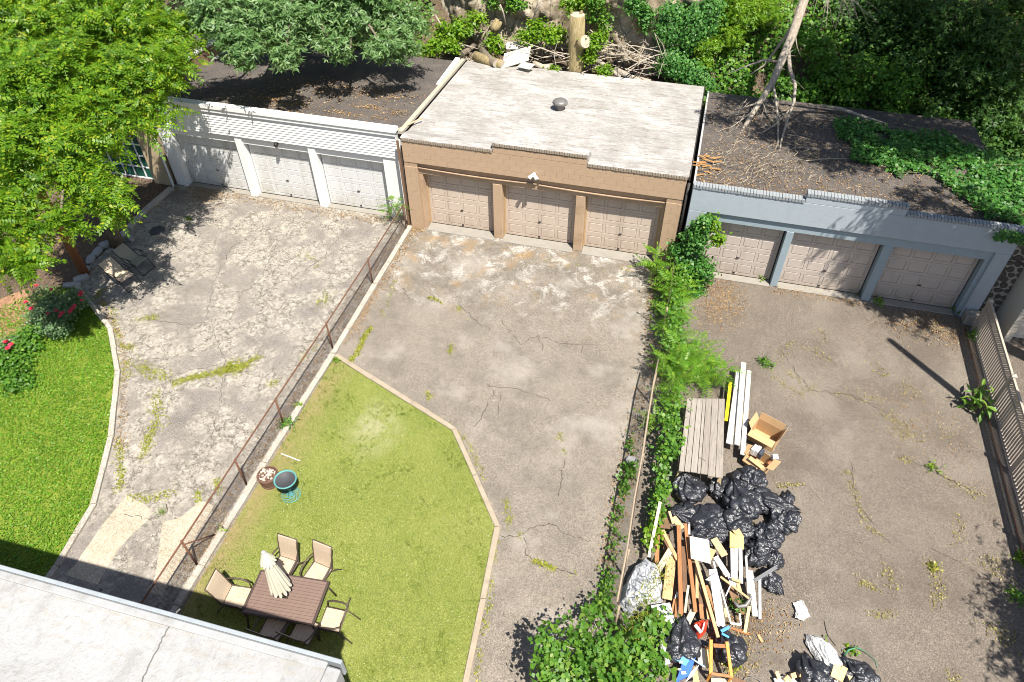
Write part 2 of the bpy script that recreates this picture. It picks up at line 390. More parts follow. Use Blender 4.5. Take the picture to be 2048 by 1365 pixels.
def ex_left(m, k, h):
    warp = m.mapv(m.obj(), (1, 1, 1)); a = m.noise(.8, 5, .6, None, .4)
    mask = m.ramp(a, [(.40, 0.0), (.52, 1.0)])
    nz = m.n('ShaderNodeTexNoise'); nz.inputs['Scale'].default_value = 3.4; nz.inputs['Detail'].default_value = 8; nz.inputs['Roughness'].default_value = .7; m.l(m.obj(), nz.inputs['Vector'])
    vv = m.n('ShaderNodeVectorMath', operation='MULTIPLY_ADD'); m.l(nz.outputs['Color'], vv.inputs[0]); vv.inputs[1].default_value = (.85,.85,.85); m.l(m.obj(), vv.inputs[2])
    cr = m.vor(1.7, 'DISTANCE_TO_EDGE', vv.outputs[0]); c2 = m.vor(5.2, 'DISTANCE_TO_EDGE', vv.outputs[0])
    worn = m.ramp(m.noise(7, 6, .75, None, 1.0), [(.33, (.10,.085,.07)), (.46, (.27,.245,.205)), (.66, (.44,.405,.345))])
    k = m.mix(m.math('MULTIPLY', mask, .85), k, worn)
    l1 = m.math('MULTIPLY', m.ramp(cr, [(.0, 1.0), (.035, 0.0)]), mask); l2 = m.math('MULTIPLY', m.ramp(c2, [(.0, .8), (.05, 0.0)]), m.math('MULTIPLY', mask, m.ramp(m.noise(1.3, 3), [(.4, 0.0), (.55, 1.0)])))
    k = m.mix(l1, k, (.055,.045,.035)); k = m.mix(l2, k, (.07,.06,.045))
    return k, m.math('SUBTRACT', h, m.math('MULTIPLY', m.math('ADD', l1, l2), 1.2))
def ex_mid(m, k, h):
    xyz = m.sep(m.pos())
    near = m.math('MULTIPLY', m.ramp(m.math('MULTIPLY_ADD', xyz[1], .125), [(0, 0.0), (1, 1.0)]), 1.0)
    nearm = m.n('ShaderNodeMapRange'); m.l(xyz[1], nearm.inputs[0]); nearm.inputs[1].default_value = -4.6; nearm.inputs[2].default_value = -2.2
    pt = m.math('MULTIPLY', m.ramp(m.noise(1.5, 7, .72, None, .7), [(.50, 0.0), (.60, 1.0)]), nearm.outputs[0])
    pt = m.math('MULTIPLY', pt, m.ramp(m.noise(13, 4, .7), [(.38, 0.0), (.52, .9)]))
    k = m.mix(pt, k, (.46,.44,.40))
    dk = m.math('MULTIPLY', m.ramp(m.noise(.9, 5, .65), [(.45, 0.0), (.62, .5)]), nearm.outputs[0]); k = m.mix(dk, k, (.10,.09,.07))
    k = m.mix(m.ramp(m.noise(.75, 7, .7, m.mapv(m.obj(), (1,1,1), loc=(1,9,0))), [(.46, 0.0), (.62, .45)]), k, (.105,.092,.076)); k = m.mix(m.ramp(m.noise(.5, 6, .65, m.mapv(m.obj(), (1,1,1), loc=(4,3,2))), [(.52, 0.0), (.68, .55)]), k, (.33,.30,.26))
    ru = m.math('MULTIPLY', m.ramp(m.noise(1.1, 5, .6, m.mapv(m.obj(), (1,1,1), loc=(7,2,0))), [(.55, 0.0), (.68, .6)]), nearm.outputs[0]); k = m.mix(ru, k, (.27,.17,.075))
    return k, h
def ex_turf(m, k, h):
    dx = m.n('ShaderNodeVectorMath', operation='DISTANCE'); m.l(m.mapv(m.obj(), (1,.75,0)), dx.inputs[0]); dx.inputs[1].default_value = (2.3,-7.0,0)
    near = m.ramp(dx.outputs['Value'], [(.2, 1.0), (1.0, 0.0)])
    a = m.math('MULTIPLY', m.ramp(m.noise(1.3, 7, .75, m.mapv(m.obj(), (1,1,1), loc=(9,0,3))), [(.42, 0.0), (.58, .85)]), near)
    xs = m.sep(m.obj()); e = m.n('ShaderNodeMapRange'); m.l(xs[0], e.inputs[0]); e.inputs[1].default_value = 1.1; e.inputs[2].default_value = .25
    k = m.mix(m.math('MULTIPLY', e.outputs[0], m.ramp(m.noise(1.6, 5, .7), [(.38, .2), (.6, .8)])), k, (.26,.19,.10))
    return m.mix(m.math('MULTIPLY', a, .6), k, (.34,.31,.21)), h
def ex_right(m, k, h):
    lt = m.ramp(m.noise(.32, 3, .5, m.mapv(m.obj(), (1,1,1), loc=(3,1,0))), [(.52, 0.0), (.68, .32)]); k = m.mix(lt, k, (.27,.24,.20)); k = m.mix(m.ramp(m.noise(.6, 7, .7, m.mapv(m.obj(), (1,1,1), loc=(2,5,2))), [(.46, 0.0), (.64, .45)]), k, (.075,.06,.047))
    return k, h
M_left = ground_mat('left_asphalt', (.165,.147,.13), (.105,.093,.082), (.23,.207,.184), .4, ex_left, 36)
M_midlot = ground_mat('middle_asphalt', (.172,.148,.12), (.123,.105,.085), (.23,.202,.166), .58, ex_mid, 36)
M_right = ground_mat('right_asphalt', (.128,.107,.086), (.09,.075,.06), (.17,.144,.116), .58, ex_right, 36)
M_concrete = ground_mat('old_concrete', (.34,.29,.215), (.24,.20,.145), (.45,.395,.31), .4, None, 30)
M_kerb = ground_mat('kerb_concrete', (.31,.28,.235), (.21,.185,.15), (.41,.375,.32), .4, None, 30)
M_soil = ground_mat('leafy_soil', (.085,.062,.045), (.05,.037,.028), (.15,.105,.07), .45, None, 25)
M_mulch = ground_mat('bark_mulch', (.24,.13,.075), (.16,.085,.05), (.34,.20,.12), .45, None, 22)
M_turfbase = ground_mat('turf_base', (.13,.165,.03), (.085,.12,.02), (.22,.225,.07), .55, ex_turf, 45)
M_lawnbase = ground_mat('lawn_base', (.11,.16,.02), (.07,.12,.012), (.18,.21,.03), .4, None, 30)
M_rock = None
def rockmat():
    m = NT('cliff_rock'); n = m.noise(1.2, 8, .7, None, .8); c = m.vor(1.1, 'DISTANCE_TO_EDGE', m.mapv(m.obj(), (1, 1, .6), (0, .3, .2)))
    k = m.ramp(n, [(.3, (.13,.10,.07)), (.5, (.30,.25,.18)), (.72, (.46,.40,.31))]); k = m.mix(m.ramp(c, [(0, .6), (.06, 0.0)]), k, (.06,.05,.035))
    k = m.mix(m.ramp(m.noise(.6, 5, .6, m.mapv(m.obj(), (1,1,1), loc=(5,5,5))), [(.52, 0.0), (.64, .8)]), k, (.09,.07,.04))
    return m.done(m.bsdf(k, .9, m.bump(m.math('ADD', n, m.math('MULTIPLY', m.noise(9, 5, .7), .3)), .9, .15), 0, .2))
M_rock = rockmat()

# ------------------------------------------------------------------ ground, lots, paths
struct('ground', MB().poly([(-150,-150,-.03), (150,-150,-.03), (150,150,-.03), (-150,150,-.03)]), M_soil)
LAWN = [(-9.95,-6.15), (-7.42,-7.72), (-6.0,-9.3), (-4.62,-11.5), (-3.68,-13.5), (-3.42,-15.2), (-3.36,-17.4)]
lot = [(-10.25,.6,0), (-10.2,-6.1,0)]+[(x,y,0) for x, y in LAWN[1:]]+[(-3.36,-30,0), (-.08,-30,0), (-.08,.6,0)]
struct('left_driveway', MB().poly(lot), M_left)
TURF = [(.10,-7.02), (4.52,-8.85), (6.53,-11.5), (6.88,-15.3), (6.98,-17.4), (7.0,-30), (.10,-30)]
struct('middle_driveway', MB().poly([(-.08,.6,0), (-.08,-30,0), (9.75,-30,0), (9.75,.6,0)]), M_midlot)
struct('right_driveway', MB().poly([(9.75,.6,0), (9.75,-30,0), (19.3,-30,0), (19.3,.6,0)]), M_right)
struct('neighbour_yard', MB().poly([(19.3,.4,.0), (19.3,-30,0), (40,-30,0), (40,.4,0)]), M_right)
cs = [(255,990),(300,1018),(296,1040),(262,1072),(236,1100),(212,1140),(195,1170),(130,1150),(150,1130),(205,1050)]
struct('concrete_apron', MB().poly([(*G(x,y)[:2], .004) for x, y in cs][::-1]), M_concrete)
cs = [(402,1002),(428,1012),(345,1150),(325,1190),(296,1186),(312,1150),(318,1100),(326,1045),(360,1036)]
struct('concrete_apron', MB().poly([(*G(x,y)[:2], .004) for x, y in cs][::-1]), M_concrete)
struct('artificial_turf', MB().poly([(x,y,.02) for x, y in TURF][::-1]), M_turfbase)
lw = LAWN+[(-3.36,-30), (-22,-30), (-22,-8.6), (-11.6,-8.0)]
struct('lawn_soil', MB().poly([(x,y,.01) for x, y in lw][::-1]), M_lawnbase)
mul = [G(*q)[:2] for q in ((-40,625),(0,600),(60,575),(75,610),(60,650),(0,690),(-60,720))]
struct('mulch_bed', MB().poly([(x,y,.018) for x, y in mul][::-1]), M_mulch)

def kerb(name, pts, wd, z0, z1, mat, step=1.1):
    """a kerb of cast lengths with open joints, each length a piece"""
    r = link(name, None, None, (pts[0][0], pts[0][1], 0), kind='structure'); ROOT[r.name] = np.array([pts[0][0], pts[0][1], 0.])
    P = [np.array(p, float) for p in pts]
    nrm = []
    for i in range(len(P)):
        a = P[max(i-1,0)]; b = P[min(i+1,len(P)-1)]; t = (b-a)/np.linalg.norm(b-a); nrm.append(np.array([-t[1], t[0]]))
    for i in range(len(P)-1):
        L = np.linalg.norm(P[i+1]-P[i]); k = max(1, round(L/step))
        for j in range(k):
            f0, f1 = j/k+(.006/L), (j+1)/k-(.006/L)
            a, b = P[i]*(1-f0)+P[i+1]*f0, P[i]*(1-f1)+P[i+1]*f1
            na, nb = nrm[i]*(1-f0)+nrm[i+1]*f0, nrm[i]*(1-f1)+nrm[i+1]*f1
            dz = random.uniform(-.008, .008); q = [a-na*wd/2, b-nb*wd/2, b+nb*wd/2, a+na*wd/2]
            q = [p+rng.normal(size=2)*.006 for p in q]
            part('kerb_block', MB().prism([(*p,) for p in q], z0, z1+dz), mat, r, bevel=.012)
    return r
kerb('fence_kerb', [(-.02,-.15), (0,-7.0), (-.04,-10.2), (-.06,-17.4)], .17, -.02, .10, M_kerb)
kerb('lawn_kerb', LAWN, .15, -.02, .09, M_kerb)
M_edge = flat('turf_edging', (.36,.30,.22), .85, .35, 5, dirt=(.2,.16,.11))
kerb('turf_edging', TURF[:5], .14, -.02, .07, M_edge, 1.9)
kerb('boundary_kerb', [(-10.15,-.1), (-10.25,-1.6), (-10.15,-2.9)], .22, -.02, .12, M_kerb)
# broken stones beside the tree
M_slab = flat('broken_stone', (.36,.35,.34), .9, .35, 5)
rr = link('stone_edging', None, None, (-9.9,-4.6,0), kind='structure'); ROOT[rr.name] = np.array([-9.9,-4.6,0.])
for (px, py, a, b) in ((196,505,.55,.3),(212,492,.4,.35),(182,520,.5,.3),(247,470,.5,.25),(262,480,.35,.2),(165,560,.5,.28),(146,572,.6,.25),(172,540,.3,.3)):
    c = G(px, py); an = random.uniform(0, 3); ca, sa = math.cos(an), math.sin(an)
    q = [(c[0]+ca*x*a-sa*y*b, c[1]+sa*x*a+ca*y*b) for x, y in ((-.5,-.4),(.1,-.55),(.5,-.3),(.42,.4),(-.1,.5),(-.5,.35))]
    part('stone', MB().prism(q, 0, random.uniform(.06,.14)), M_slab, rr, bevel=.015)

# cracks, filled with dirt
M_crack = flat('crack_dirt', (.045,.036,.027), .95, .4)
def crack(px, parent, wd=.017, z=.006):
    P = [G(*q)[:2] for q in px]; pts = []
    for a, b in zip(P[:-1], P[1:]):
        k = max(2, int(np.linalg.norm(b-a)/.10))
        for i in range(k): pts.append(a+(b-a)*i/k+rng.normal(size=2)*.03)
    mb = MB()
    for i in range(len(pts)-1):
        a, b = pts[i], pts[i+1]; t = (b-a)/(np.linalg.norm(b-a)+1e-9); n = np.array([-t[1], t[0]]); w0 = wd*random.uniform(.4,1.3)/2; w1 = wd*random.uniform(.4,1.3)/2
        mb.add([(*(a-n*w0), z), (*(b-n*w1), z), (*(b+n*w1), z), (*(a+n*w0), z)], [(0,1,2,3)])
    part('crack', mb, M_crack, parent, kind='stuff')
md = bpy.data.objects['middle_driveway']; rd = bpy.data.objects['right_driveway']; ld = bpy.data.objects['left_driveway']
for pts in ([(1000,640),(1040,690),(1075,672),(1120,688),(1165,690),(1215,690)], [(1165,690),(1160,715)], [(1075,672),(1085,700),(1088,690)], [(920,610),(955,645),(985,662)], [(990,780),(960,840),(940,860)], [(975,770),(1040,780),(1110,805)], [(1000,790),(995,830)],
            [(1130,920),(1122,960),(1116,1000)], [(1000,1072),(1040,1072),(1075,1050),(1110,1050),(1135,1070),(1190,1085)], [(1050,1080),(1050,1110),(1070,1130),(1160,1150)], [(1005,1225),(1020,1250)], [(788,582),(806,580),(826,604)]):
    crack(pts, md)
for pts in ([(1700,920),(1715,1010),(1760,1070),(1800,1100)], [(1790,910),(1880,950),(1960,990)], [(1560,700),(1620,780),(1700,790),(1780,830)], [(1860,1100),(1930,1130),(2000,1180)]):
    crack(pts, rd)
for pts in ([(500,470),(460,500),(430,560),(410,640)], [(560,480),(520,560),(470,600)], [(250,1030),(300,1040),(330,1030)], [(700,450),(640,520),(580,560),(540,570)], [(330,760),(380,740),(470,725),(520,715)], [(420,640),(450,720),(440,800),(420,900)], [(300,640),(380,650),(440,640)]):
    crack(pts, ld, .014)
# ------------------------------------------------------------------ building coats
M_tan = flat('tan_paint', (.43,.305,.20), .85, .14, 3, dirt=(.25,.16,.09))
M_tandoor = flat('pinkish_door_paint', (.50,.415,.34), .55, .07, 2, bump=.05, ind=.04, foot=(.30,.235,.18))
M_white = flat('white_paint', (.72,.72,.71), .6, .08, 3, bump=.06)
M_whitedoor = flat('white_door_paint', (.60,.60,.59), .5, .06, 2, bump=.05, ind=.04, foot=(.36,.33,.28))
M_siding = flat('white_siding', (.74,.735,.71), .5, .06, 2, bump=.05, stretch=(1,1,.3))
M_blue = flat('grey_blue_stucco', (.34,.385,.42), .9, .10, 4, bump=.5)
M_bluetrim = flat('blue_grey_trim', (.27,.335,.37), .7, .12, 3)
M_bluedoor = flat('beige_door_paint', (.46,.40,.35), .55, .07, 2, bump=.05, ind=.04, foot=(.27,.22,.17))
M_brickcap = flat('weathered_cap_brick', (.30,.25,.19), .9, .3, 6)
M_bluebrick = flat('grey_cap_brick', (.27,.29,.30), .9, .25, 6)
M_mortar = flat('dark_joint', (.10,.085,.07), .95, .2)
M_tanjoint = flat('tan_joint', (.385,.27,.175), .95, .2)
M_hard = flat('dark_hardware', (.05,.045,.04), .5, .2, metal=.6)
M_thresh = flat('threshold_concrete', (.28,.26,.225), .9, .3, 4, dirt=(.22,.19,.15))
M_green = flat('green_paint', (.012,.085,.06), .5, .25, 4)
def tarmat():
    m = NT('tar_roofing'); n = m.noise(1.3, 6, .65); f = m.noise(28, 3, .7)
    k = m.ramp(n, [(.3, (.043,.032,.024)), (.55, (.085,.064,.048)), (.75, (.135,.104,.078))]); k = m.mix(.35, k, m.ramp(f, [(.35, .02), (.65, .22)]))
    return m.done(m.bsdf(k, .9, m.bump(f, .5, .02), 0, .2))
M_tar = tarmat()
def silverroof():
    m = NT('worn_white_roof_coating'); v = m.mapv(m.obj(), (1.1, 3.2, 1), (0,0,.03)); r = m.rnd()
    a = m.noise(1.5, 7, .72, v, .5); b = m.noise(.6, 4, .6); c = m.noise(16, 4, .7, m.mapv(m.obj(), (.5,1.6,1)))
    k = m.ramp(a, [(.27, (.15,.132,.112)), (.42, (.31,.29,.262)), (.58, (.43,.42,.405))])
    k = m.mix(m.ramp(b, [(.40, .65), (.60, 0.0)]), k, (.21,.19,.167))
    k = m.mix(m.ramp(c, [(.36, .7), (.47, 0.0)]), k, (.15,.13,.11)); k = m.mix(m.ramp(m.noise(5, 6, .8, m.mapv(m.obj(), (.6,2.4,1))), [(.52, 0.0), (.62, .6)]), k, (.47,.46,.445)); k = m.mix(m.ramp(r, [(0, 0.0), (1, .22)]), k, (.30,.285,.26))
    return m.done(m.bsdf(k, .75, m.bump(m.math('ADD', a, c), .5, .02), 0, .3))
M_silver = silverroof()

def panel_mesh(name, wd, ht, mat):
    """raised field of a door panel, chamfered, front towards -y, centred"""
    a, b = wd/2, ht/2; i = min(.028, a*.3)
    V = [(-a,.016,-b),(a,.016,-b),(a,.016,b),(-a,.016,b),(-a+i,.001,-b+i),(a-i,.001,-b+i),(a-i,.001,b-i),(-a+i,.001,b-i)]
    mb = MB().add(V, [(4,5,6,7),(0,1,5,4),(1,2,6,5),(2,3,7,6),(3,0,4,7)]); return mesh_of(name, mb, mat)
_pm = {}
def garage_door(root, x0, x1, y, z0, z1, mat, rows=4, cols=4, handle=True, rust=False):
    W, H = x1-x0, z1-z0; sh = H/rows; st = .085; ra = .085; cw = (W-st*(cols+1))/cols; mb = MB()
    mb.box(x0, y+.017, z0, x1, y+.045, z1)
    for r in range(rows):
        a, b = z0+r*sh+.004, z0+(r+1)*sh-.004
        mb.box(x0, y, a, x1, y+.0165, a+ra); mb.box(x0, y, b-ra, x1, y+.0165, b)
        for c in range(cols+1):
            xx = x0+c*(cw+st); mb.box(xx, y, a+ra, xx+st, y+.0165, b-ra)
    d = part('garage_door', mb, mat, root)
    key = (round(cw,3), round(sh,3), mat.name)
    if key not in _pm: _pm[key] = panel_mesh('door_panel', cw-.016, sh-.008-2*ra-.016, mat)
    for r in range(rows):
        for c in range(cols): inst('door_panel', _pm[key], d, (x0+st+cw/2+c*(cw+st), y, z0+(r+.5)*sh))
    if handle:
        xm = (x0+x1)/2
        h = MB(); h.beam((xm-.05, y-.025, z0+H*.33), (xm+.05, y-.025, z0+H*.33), .02, .03); h.tube([(xm, y, z0+H*.33), (xm, y-.03, z0+H*.33)], .018, 8)
        part('handle', h, M_hard, d)
        h = MB(); h.box(xm-.035, y-.03, z0+.07, xm+.035, y-.0005, z0+.11); part('lift_grip', h, M_hard, d)
    return d
def rowlock(root, x0, x1, y0, y1, z, h, mat, pitch=.083, name='brick'):
    n = round((x1-x0)/pitch); pw = (x1-x0)/n
    me = mesh_of(name, MB().box(-pw/2+.007, y0, 0, pw/2-.007, y1, h), mat)
    for i in range(n): inst(name, me, root, (x0+(i+.5)*pw, random.uniform(-.006,.006), z+random.uniform(-.004,.004)), rot=(0, random.uniform(-.02,.02), 0))
def strips(root, x0, x1, yf, yb, zf, zb, n, mat, name='roofing_strip', lap=.05, under=.5):
    """roll roofing laid across the slope, each strip lapping the one below"""
    for i in range(n):
        f0, f1 = i/n, (i+1)/n; ya, yc = yf+(yb-yf)*f0, yf+(yb-yf)*f1+lap; za, zc = zf+(zb-zf)*f0, zf+(zb-zf)*f1
        cuts = [x0]+sorted(random.uniform(x0+1.2, x1-1.2) for _ in range(2))+[x1]; mb = MB()
        for a, b in zip(cuts[:-1], cuts[1:]):
            m = 8; up = .010+random.uniform(0,.006)
            xs = np.linspace(a, b-.004, m); e0 = [ya+random.uniform(-.02,.02) for _ in xs]; e1 = yc
            V = [(x, e, za+up+random.uniform(0,.006)) for x, e in zip(xs, e0)]+[(x, e1, zc+.002+(.003 if i % 2 else 0)) for x in xs]+[(x, e, za-.01) for x, e in zip(xs, e0)]
            mb.add(V, [(k, k+1, m+k+1, m+k) for k in range(m-1)]+[(2*m+k, 2*m+k+1, k+1, k) for k in range(m-1)])
        part(name, mb, mat, root)

# ------------------------------------------------------------------ the tan garage
tg = thing('tan_garage', 'tan painted block garage with a worn white flat roof and three pinkish doors', 'garage', (4.8,-.12,0))
YF = -.12
wall = MB()
wall.box(.03, YF+.018, 0, .50, .30, 2.77); wall.box(9.10, YF+.018, 0, 9.62, .30, 2.77)      # end piers
wall.box(.03, YF+.018, 2.77, 9.62, .12, 3.585)                                            # front wall over the doors
wall.box(3.25, YF+.018, 3.585, 6.42, .10, 3.835)
wall.box(.03, .30, 0, .22, 7.3, 3.02); wall.box(9.43, .30, 0, 9.62, 7.3, 3.02); wall.box(.03, 7.30, 0, 9.62, 7.48, 3.02)
part('wall', wall, M_tanjoint, tg)
# painted blocks, joints open
bm40 = mesh_of('concrete_block', MB().box(-.196, 0, .002, .196, .03, .198), M_tan)
def blocks(x0, x1, z0, rows, y):
    for r in range(rows):
        x = x0-(.2 if r % 2 else 0)
        while x < x1-.02:
            a, b = max(x, x0), min(x+.4, x1)
            if b-a > .03: inst('concrete_block', bm40, tg, ((a+b)/2, y+random.uniform(-.0015,.0015), z0+r*.2), scale=((b-a-.004)/.392, 1, 1))
            x += .4
blocks(.03, 9.62, 2.775, 4, YF-.002); blocks(3.25, 6.42, 3.585, 1, YF-.002)
blocks(.03, .50, .0, 13, YF-.002); blocks(9.10, 9.62, .0, 13, YF-.002)
beam = MB(); beam.box(.50, .02, 2.30, 9.10, .26, 2.768); part('lintel_beam', beam, M_tan, tg)
led = MB(); n = 24
xs = np.linspace(.52, 4.75, n); zz = 2.56-.05*np.sin(np.linspace(0, math.pi, n))
for i in range(n-1): led.beam((xs[i], -.025, zz[i]), (xs[i+1], -.025, zz[i+1]), .085, .022)
xs = np.linspace(4.82, 9.05, n); zz = 2.54-.045*np.sin(np.linspace(0, math.pi, n))
for i in range(n-1): led.beam((xs[i], -.025, zz[i]), (xs[i+1], -.025, zz[i+1]), .085, .022)
part('steel_lintel', led, M_tan, tg)
for a, b in ((3.18, 3.51), (6.11, 6.43)):
    part('post', MB().box(a, .0, 0, b, .42, 2.298), M_tan, tg, bevel=.012)
part('jamb', MB().box(.502, .03, 0, .62, .42, 2.298), M_tan, tg); part('jamb', MB().box(8.98, .03, 0, 9.098, .42, 2.298), M_tan, tg)
M_ochre = flat('ochre_trim', (.46,.31,.16), .7, .15)
for a, b in ((.62,3.18), (3.51,6.11), (6.43,8.98)):
    garage_door(tg, a+.05, b-.05, .325, .04, 2.28, M_tandoor)
    part('door_trim', MB().box(a+.004, .295, .02, a+.049, .38, 2.29), M_ochre, tg); part('door_trim', MB().box(b-.049, .295, .02, b-.004, .38, 2.29), M_ochre, tg)
    part('threshold', MB().box(a+.006, -.16, -.01, b-.006, .32, .035), M_thresh, tg, bevel=.02)
part('door_header', MB().box(.62, .326, 2.281, 8.98, .42, 2.297), M_tandoor, tg)
rowlock(tg, .03, 3.24, YF-.035, .06, 3.59, .085, M_brickcap); rowlock(tg, 3.25, 6.42, YF-.035, .06, 3.84, .085, M_brickcap); rowlock(tg, 6.43, 9.62, YF-.035, .06, 3.545, .085, M_brickcap)
cap = MB(); cap.box(.0, YF-.02, 3.677, 3.24, .17, 3.705); cap.box(3.235, YF-.02, 3.927, 6.435, .20, 3.955); cap.box(6.435, YF-.02, 3.632, 9.65, .17, 3.66)
cap.box(3.235, YF-.015, 3.70, 3.262, .19, 3.926); cap.box(6.408, YF-.015, 3.66, 6.434, .19, 3.926)
part('parapet_cap', cap, M_silver, tg, bevel=.01)
back = MB()                                                                       # coating run up the back of the parapet
for x0, x1, z in ((.0, 3.236, 3.70), (3.24, 6.43, 3.95), (6.434, 9.65, 3.655)):
    back.add([(x0,.165,z),(x1,.165,z),(x1,.62,3.55),(x0,.62,3.55),(x0,.15,3.4),(x1,.15,3.4)], [(0,1,2,3),(0,4,5,1),(0,3,4),(1,5,2)])
part('parapet_flashing', back, M_silver, tg)
deck = MB().add([(-.02,.1,3.52),(9.68,.1,3.52),(9.68,7.5,3.05),(-.02,7.5,3.05),(-.02,.1,3.40),(9.68,.1,3.40),(9.68,7.5,2.93),(-.02,7.5,2.93)], [(0,1,2,3),(4,7,6,5),(0,4,5,1),(1,5,6,2),(2,6,7,3),(3,7,4,0)])
part('roof_deck', deck, M_silver, tg)
strips(tg, -.03, 9.69, .55, 7.50, 3.505, 3.055, 11, M_silver)
M_edgemetal = flat('dark_edge', (.05,.045,.042), .6, .2)
ed = MB(); ed.beam((9.70,.0,3.50), (9.70,7.5,3.02), .03, .14); part('roof_edge', ed, M_edgemetal, tg)
M_galv = flat('weathered_galvanised', (.20,.19,.18), .5, .3, metal=.3)
tv = MB().lathe([(.0,0.0),(.15,0),(.13,.22),(.13,.24)], (4.68,3.85,3.29), 16); part('vent_pipe', tv, M_galv, tg, True)
tv = MB()
tv.lathe([(.12,.20),(.20,.21),(.26,.26),(.27,.31),(.24,.37),(.15,.405),(0,.415)], (4.68,3.85,3.29), 24)
for k in range(20):
    a0 = 2*math.pi*k/20; pts = []
    for j in range(6):
        t = j/5; rr_ = .21+.07*math.sin(math.pi*t); aa = a0+.5*t; pts.append((4.68+rr_*math.cos(aa), 3.85+rr_*math.sin(aa), 3.29+.21+.17*t))
    tv.tube(pts, .009, 4)
part('turbine_vent', tv, M_galv, tg, True)
M_lamp = flat('white_lamp_housing', (.75,.75,.72), .4, .05)
lm = MB().tube([(4.68,YF,3.00),(4.68,YF-.10,3.02)], .055, 10)
for s in (-1, 1):
    a = np.array([4.68+s*.03, YF-.09, 3.02]); b = a+np.array([s*.09, -.10, -.08]); lm.tube([a, a*.6+b*.4, b, b+np.array([s*.015,-.02,-.015])], [.03,.05,.072,.075], 10)
lm.box(4.63, YF-.12, 2.90, 4.73, YF-.03, 2.98)
part('flood_light', lm, M_lamp, tg, True)
dp = MB().tube([(9.70,-.16,3.45),(9.70,-.17,2.4),(9.69,-.17,1.0)], .045, 8); part('downpipe', dp, M_edgemetal, tg, True)
# coping between tan and white roofs
cp = MB(); cp.beam((-.16,.3,3.62), (-.16,7.4,3.14), .16, .10); part('side_coping', cp, flat('side_coping_paint', (.42,.38,.30), .8, .3), tg)
M_browntrim = flat('brown_downpipe', (.20,.12,.07), .6, .2)
dp = MB(); dp.beam((-.16,-.02,3.5), (-.10,-.06,.05), .07, .06, (0,1,0)); dp.beam((-.07,.02,3.3), (-.03,-.02,.05), .03, .03, (0,1,0)); part('downpipe', dp, M_browntrim, tg)

# ------------------------------------------------------------------ the white garage
wg = thing('white_garage', 'white garage with clapboard fascia, a leaf strewn dark roof and three white doors', 'garage', (-5.4,.2,0))
wall = MB(); wall.box(-10.15, .30, 0, -9.95, 7.2, 3.3); wall.box(-.42, .36, 0, -.24, 7.2, 3.3); wall.box(-9.95, 7.0, 0, -.42, 7.2, 3.1)
wall.box(-10.15, .262, 2.66, -.30, .45, 3.55); part('wall', wall, M_white, wg)
nb = 9
for i in range(nb):
    z0 = 2.63+i*.098
    mb = MB().add([(-10.15,.205,z0),(-.30,.205,z0),(-.30,.235,z0+.10),(-10.15,.235,z0+.10),(-10.15,.26,z0),(-.30,.26,z0),(-.30,.26,z0+.10),(-10.15,.26,z0+.10)], [(0,1,2,3),(4,7,6,5),(0,4,5,1),(1,5,6,2),(2,6,7,3),(3,7,4,0)])
    part('siding_board', mb, M_siding, wg)
for i in range(3):
    a = -10.18+i*3.31; part('fascia_cap', MB().box(a, .12, 3.66, a+3.30, .42, 3.80), M_siding, wg, bevel=.01)
part('fascia_soffit', MB().box(-10.15, .16, 3.52, -.30, .40, 3.659), M_white, wg)
part('beam', MB().box(-9.62, .325, 2.30, -.95, .50, 2.659), M_white, wg)
for i, (a, b) in enumerate(((-10.15,-9.62), (-6.84,-6.56), (-3.87,-3.58), (-.95,-.30))):
    part('post', MB().box(a, .25 if 0 < i < 3 else .262, 0, b, .60, 2.625), M_white, wg, bevel=.01)
part('post_board', MB().box(-9.78, .235, 0, -9.66, .26, 2.62), M_white, wg)
for a, b in ((-9.62,-6.84), (-6.56,-3.87), (-3.58,-.95)):
    garage_door(wg, a+.04, b-.04, .545, .05, 2.29, M_whitedoor); part('threshold', MB().box(a+.006, .27, -.01, b-.006, .54, .04), M_thresh, wg, bevel=.02)
rf = MB().add([(-10.15,.42,3.60),(-.24,.42,3.60),(-.24,7.25,3.12),(-10.15,7.25,3.12),(-10.15,.42,3.3),(-.24,.42,3.3),(-.24,7.25,2.9),(-10.15,7.25,2.9)], [(0,1,2,3),(4,7,6,5),(0,4,5,1),(1,5,6,2),(2,6,7,3),(3,7,4,0)])
part('roof', rf, M_tar, wg)
sw = MB().beam((-10.2,.5,3.75), (-10.2,7.2,3.45), .22, .5); part('side_parapet', sw, flat('old_brick_wall', (.24,.15,.10), .9, .4, 7), wg)
part('parapet_coping', MB().beam((-10.2,.5,4.04), (-10.2,7.2,3.74), .30, .07), flat('grey_coping', (.5,.5,.49), .8, .2), wg)
sl_ = MB().tube([(-5.1,.325,2.5),(-5.1,.25,2.52)], .05, 10); sl_.lathe([(0,.09),(.06,.07),(.075,0),(.05,-.06),(0,-.07)], (-5.1,.2,2.5), 12)
part('globe_lamp', sl_, M_hard, wg, True)
tr = MB().beam(G(845,238,3.6)+[0,0,.03], G(793,262,3.6)+[0,0,.03], .05, .03)
solo('wooden_stick', tr, flat('bleached_lath', (.48,.38,.24), .8), 'bleached wooden stick lying near the front corner of the leaf strewn dark roof', 'stick')
sh = MB(); c = G(787,261,3.62); sh.prism([(c[0]-.16,c[1]-.06),(c[0]+.10,c[1]-.10),(c[0]+.17,c[1]+.02),(c[0]-.02,c[1]+.09)], 3.60, 3.64)
solo('scrap_shingle', sh, M_tar, 'black scrap of roofing at the stick end on the dark roof', 'roofing scrap')

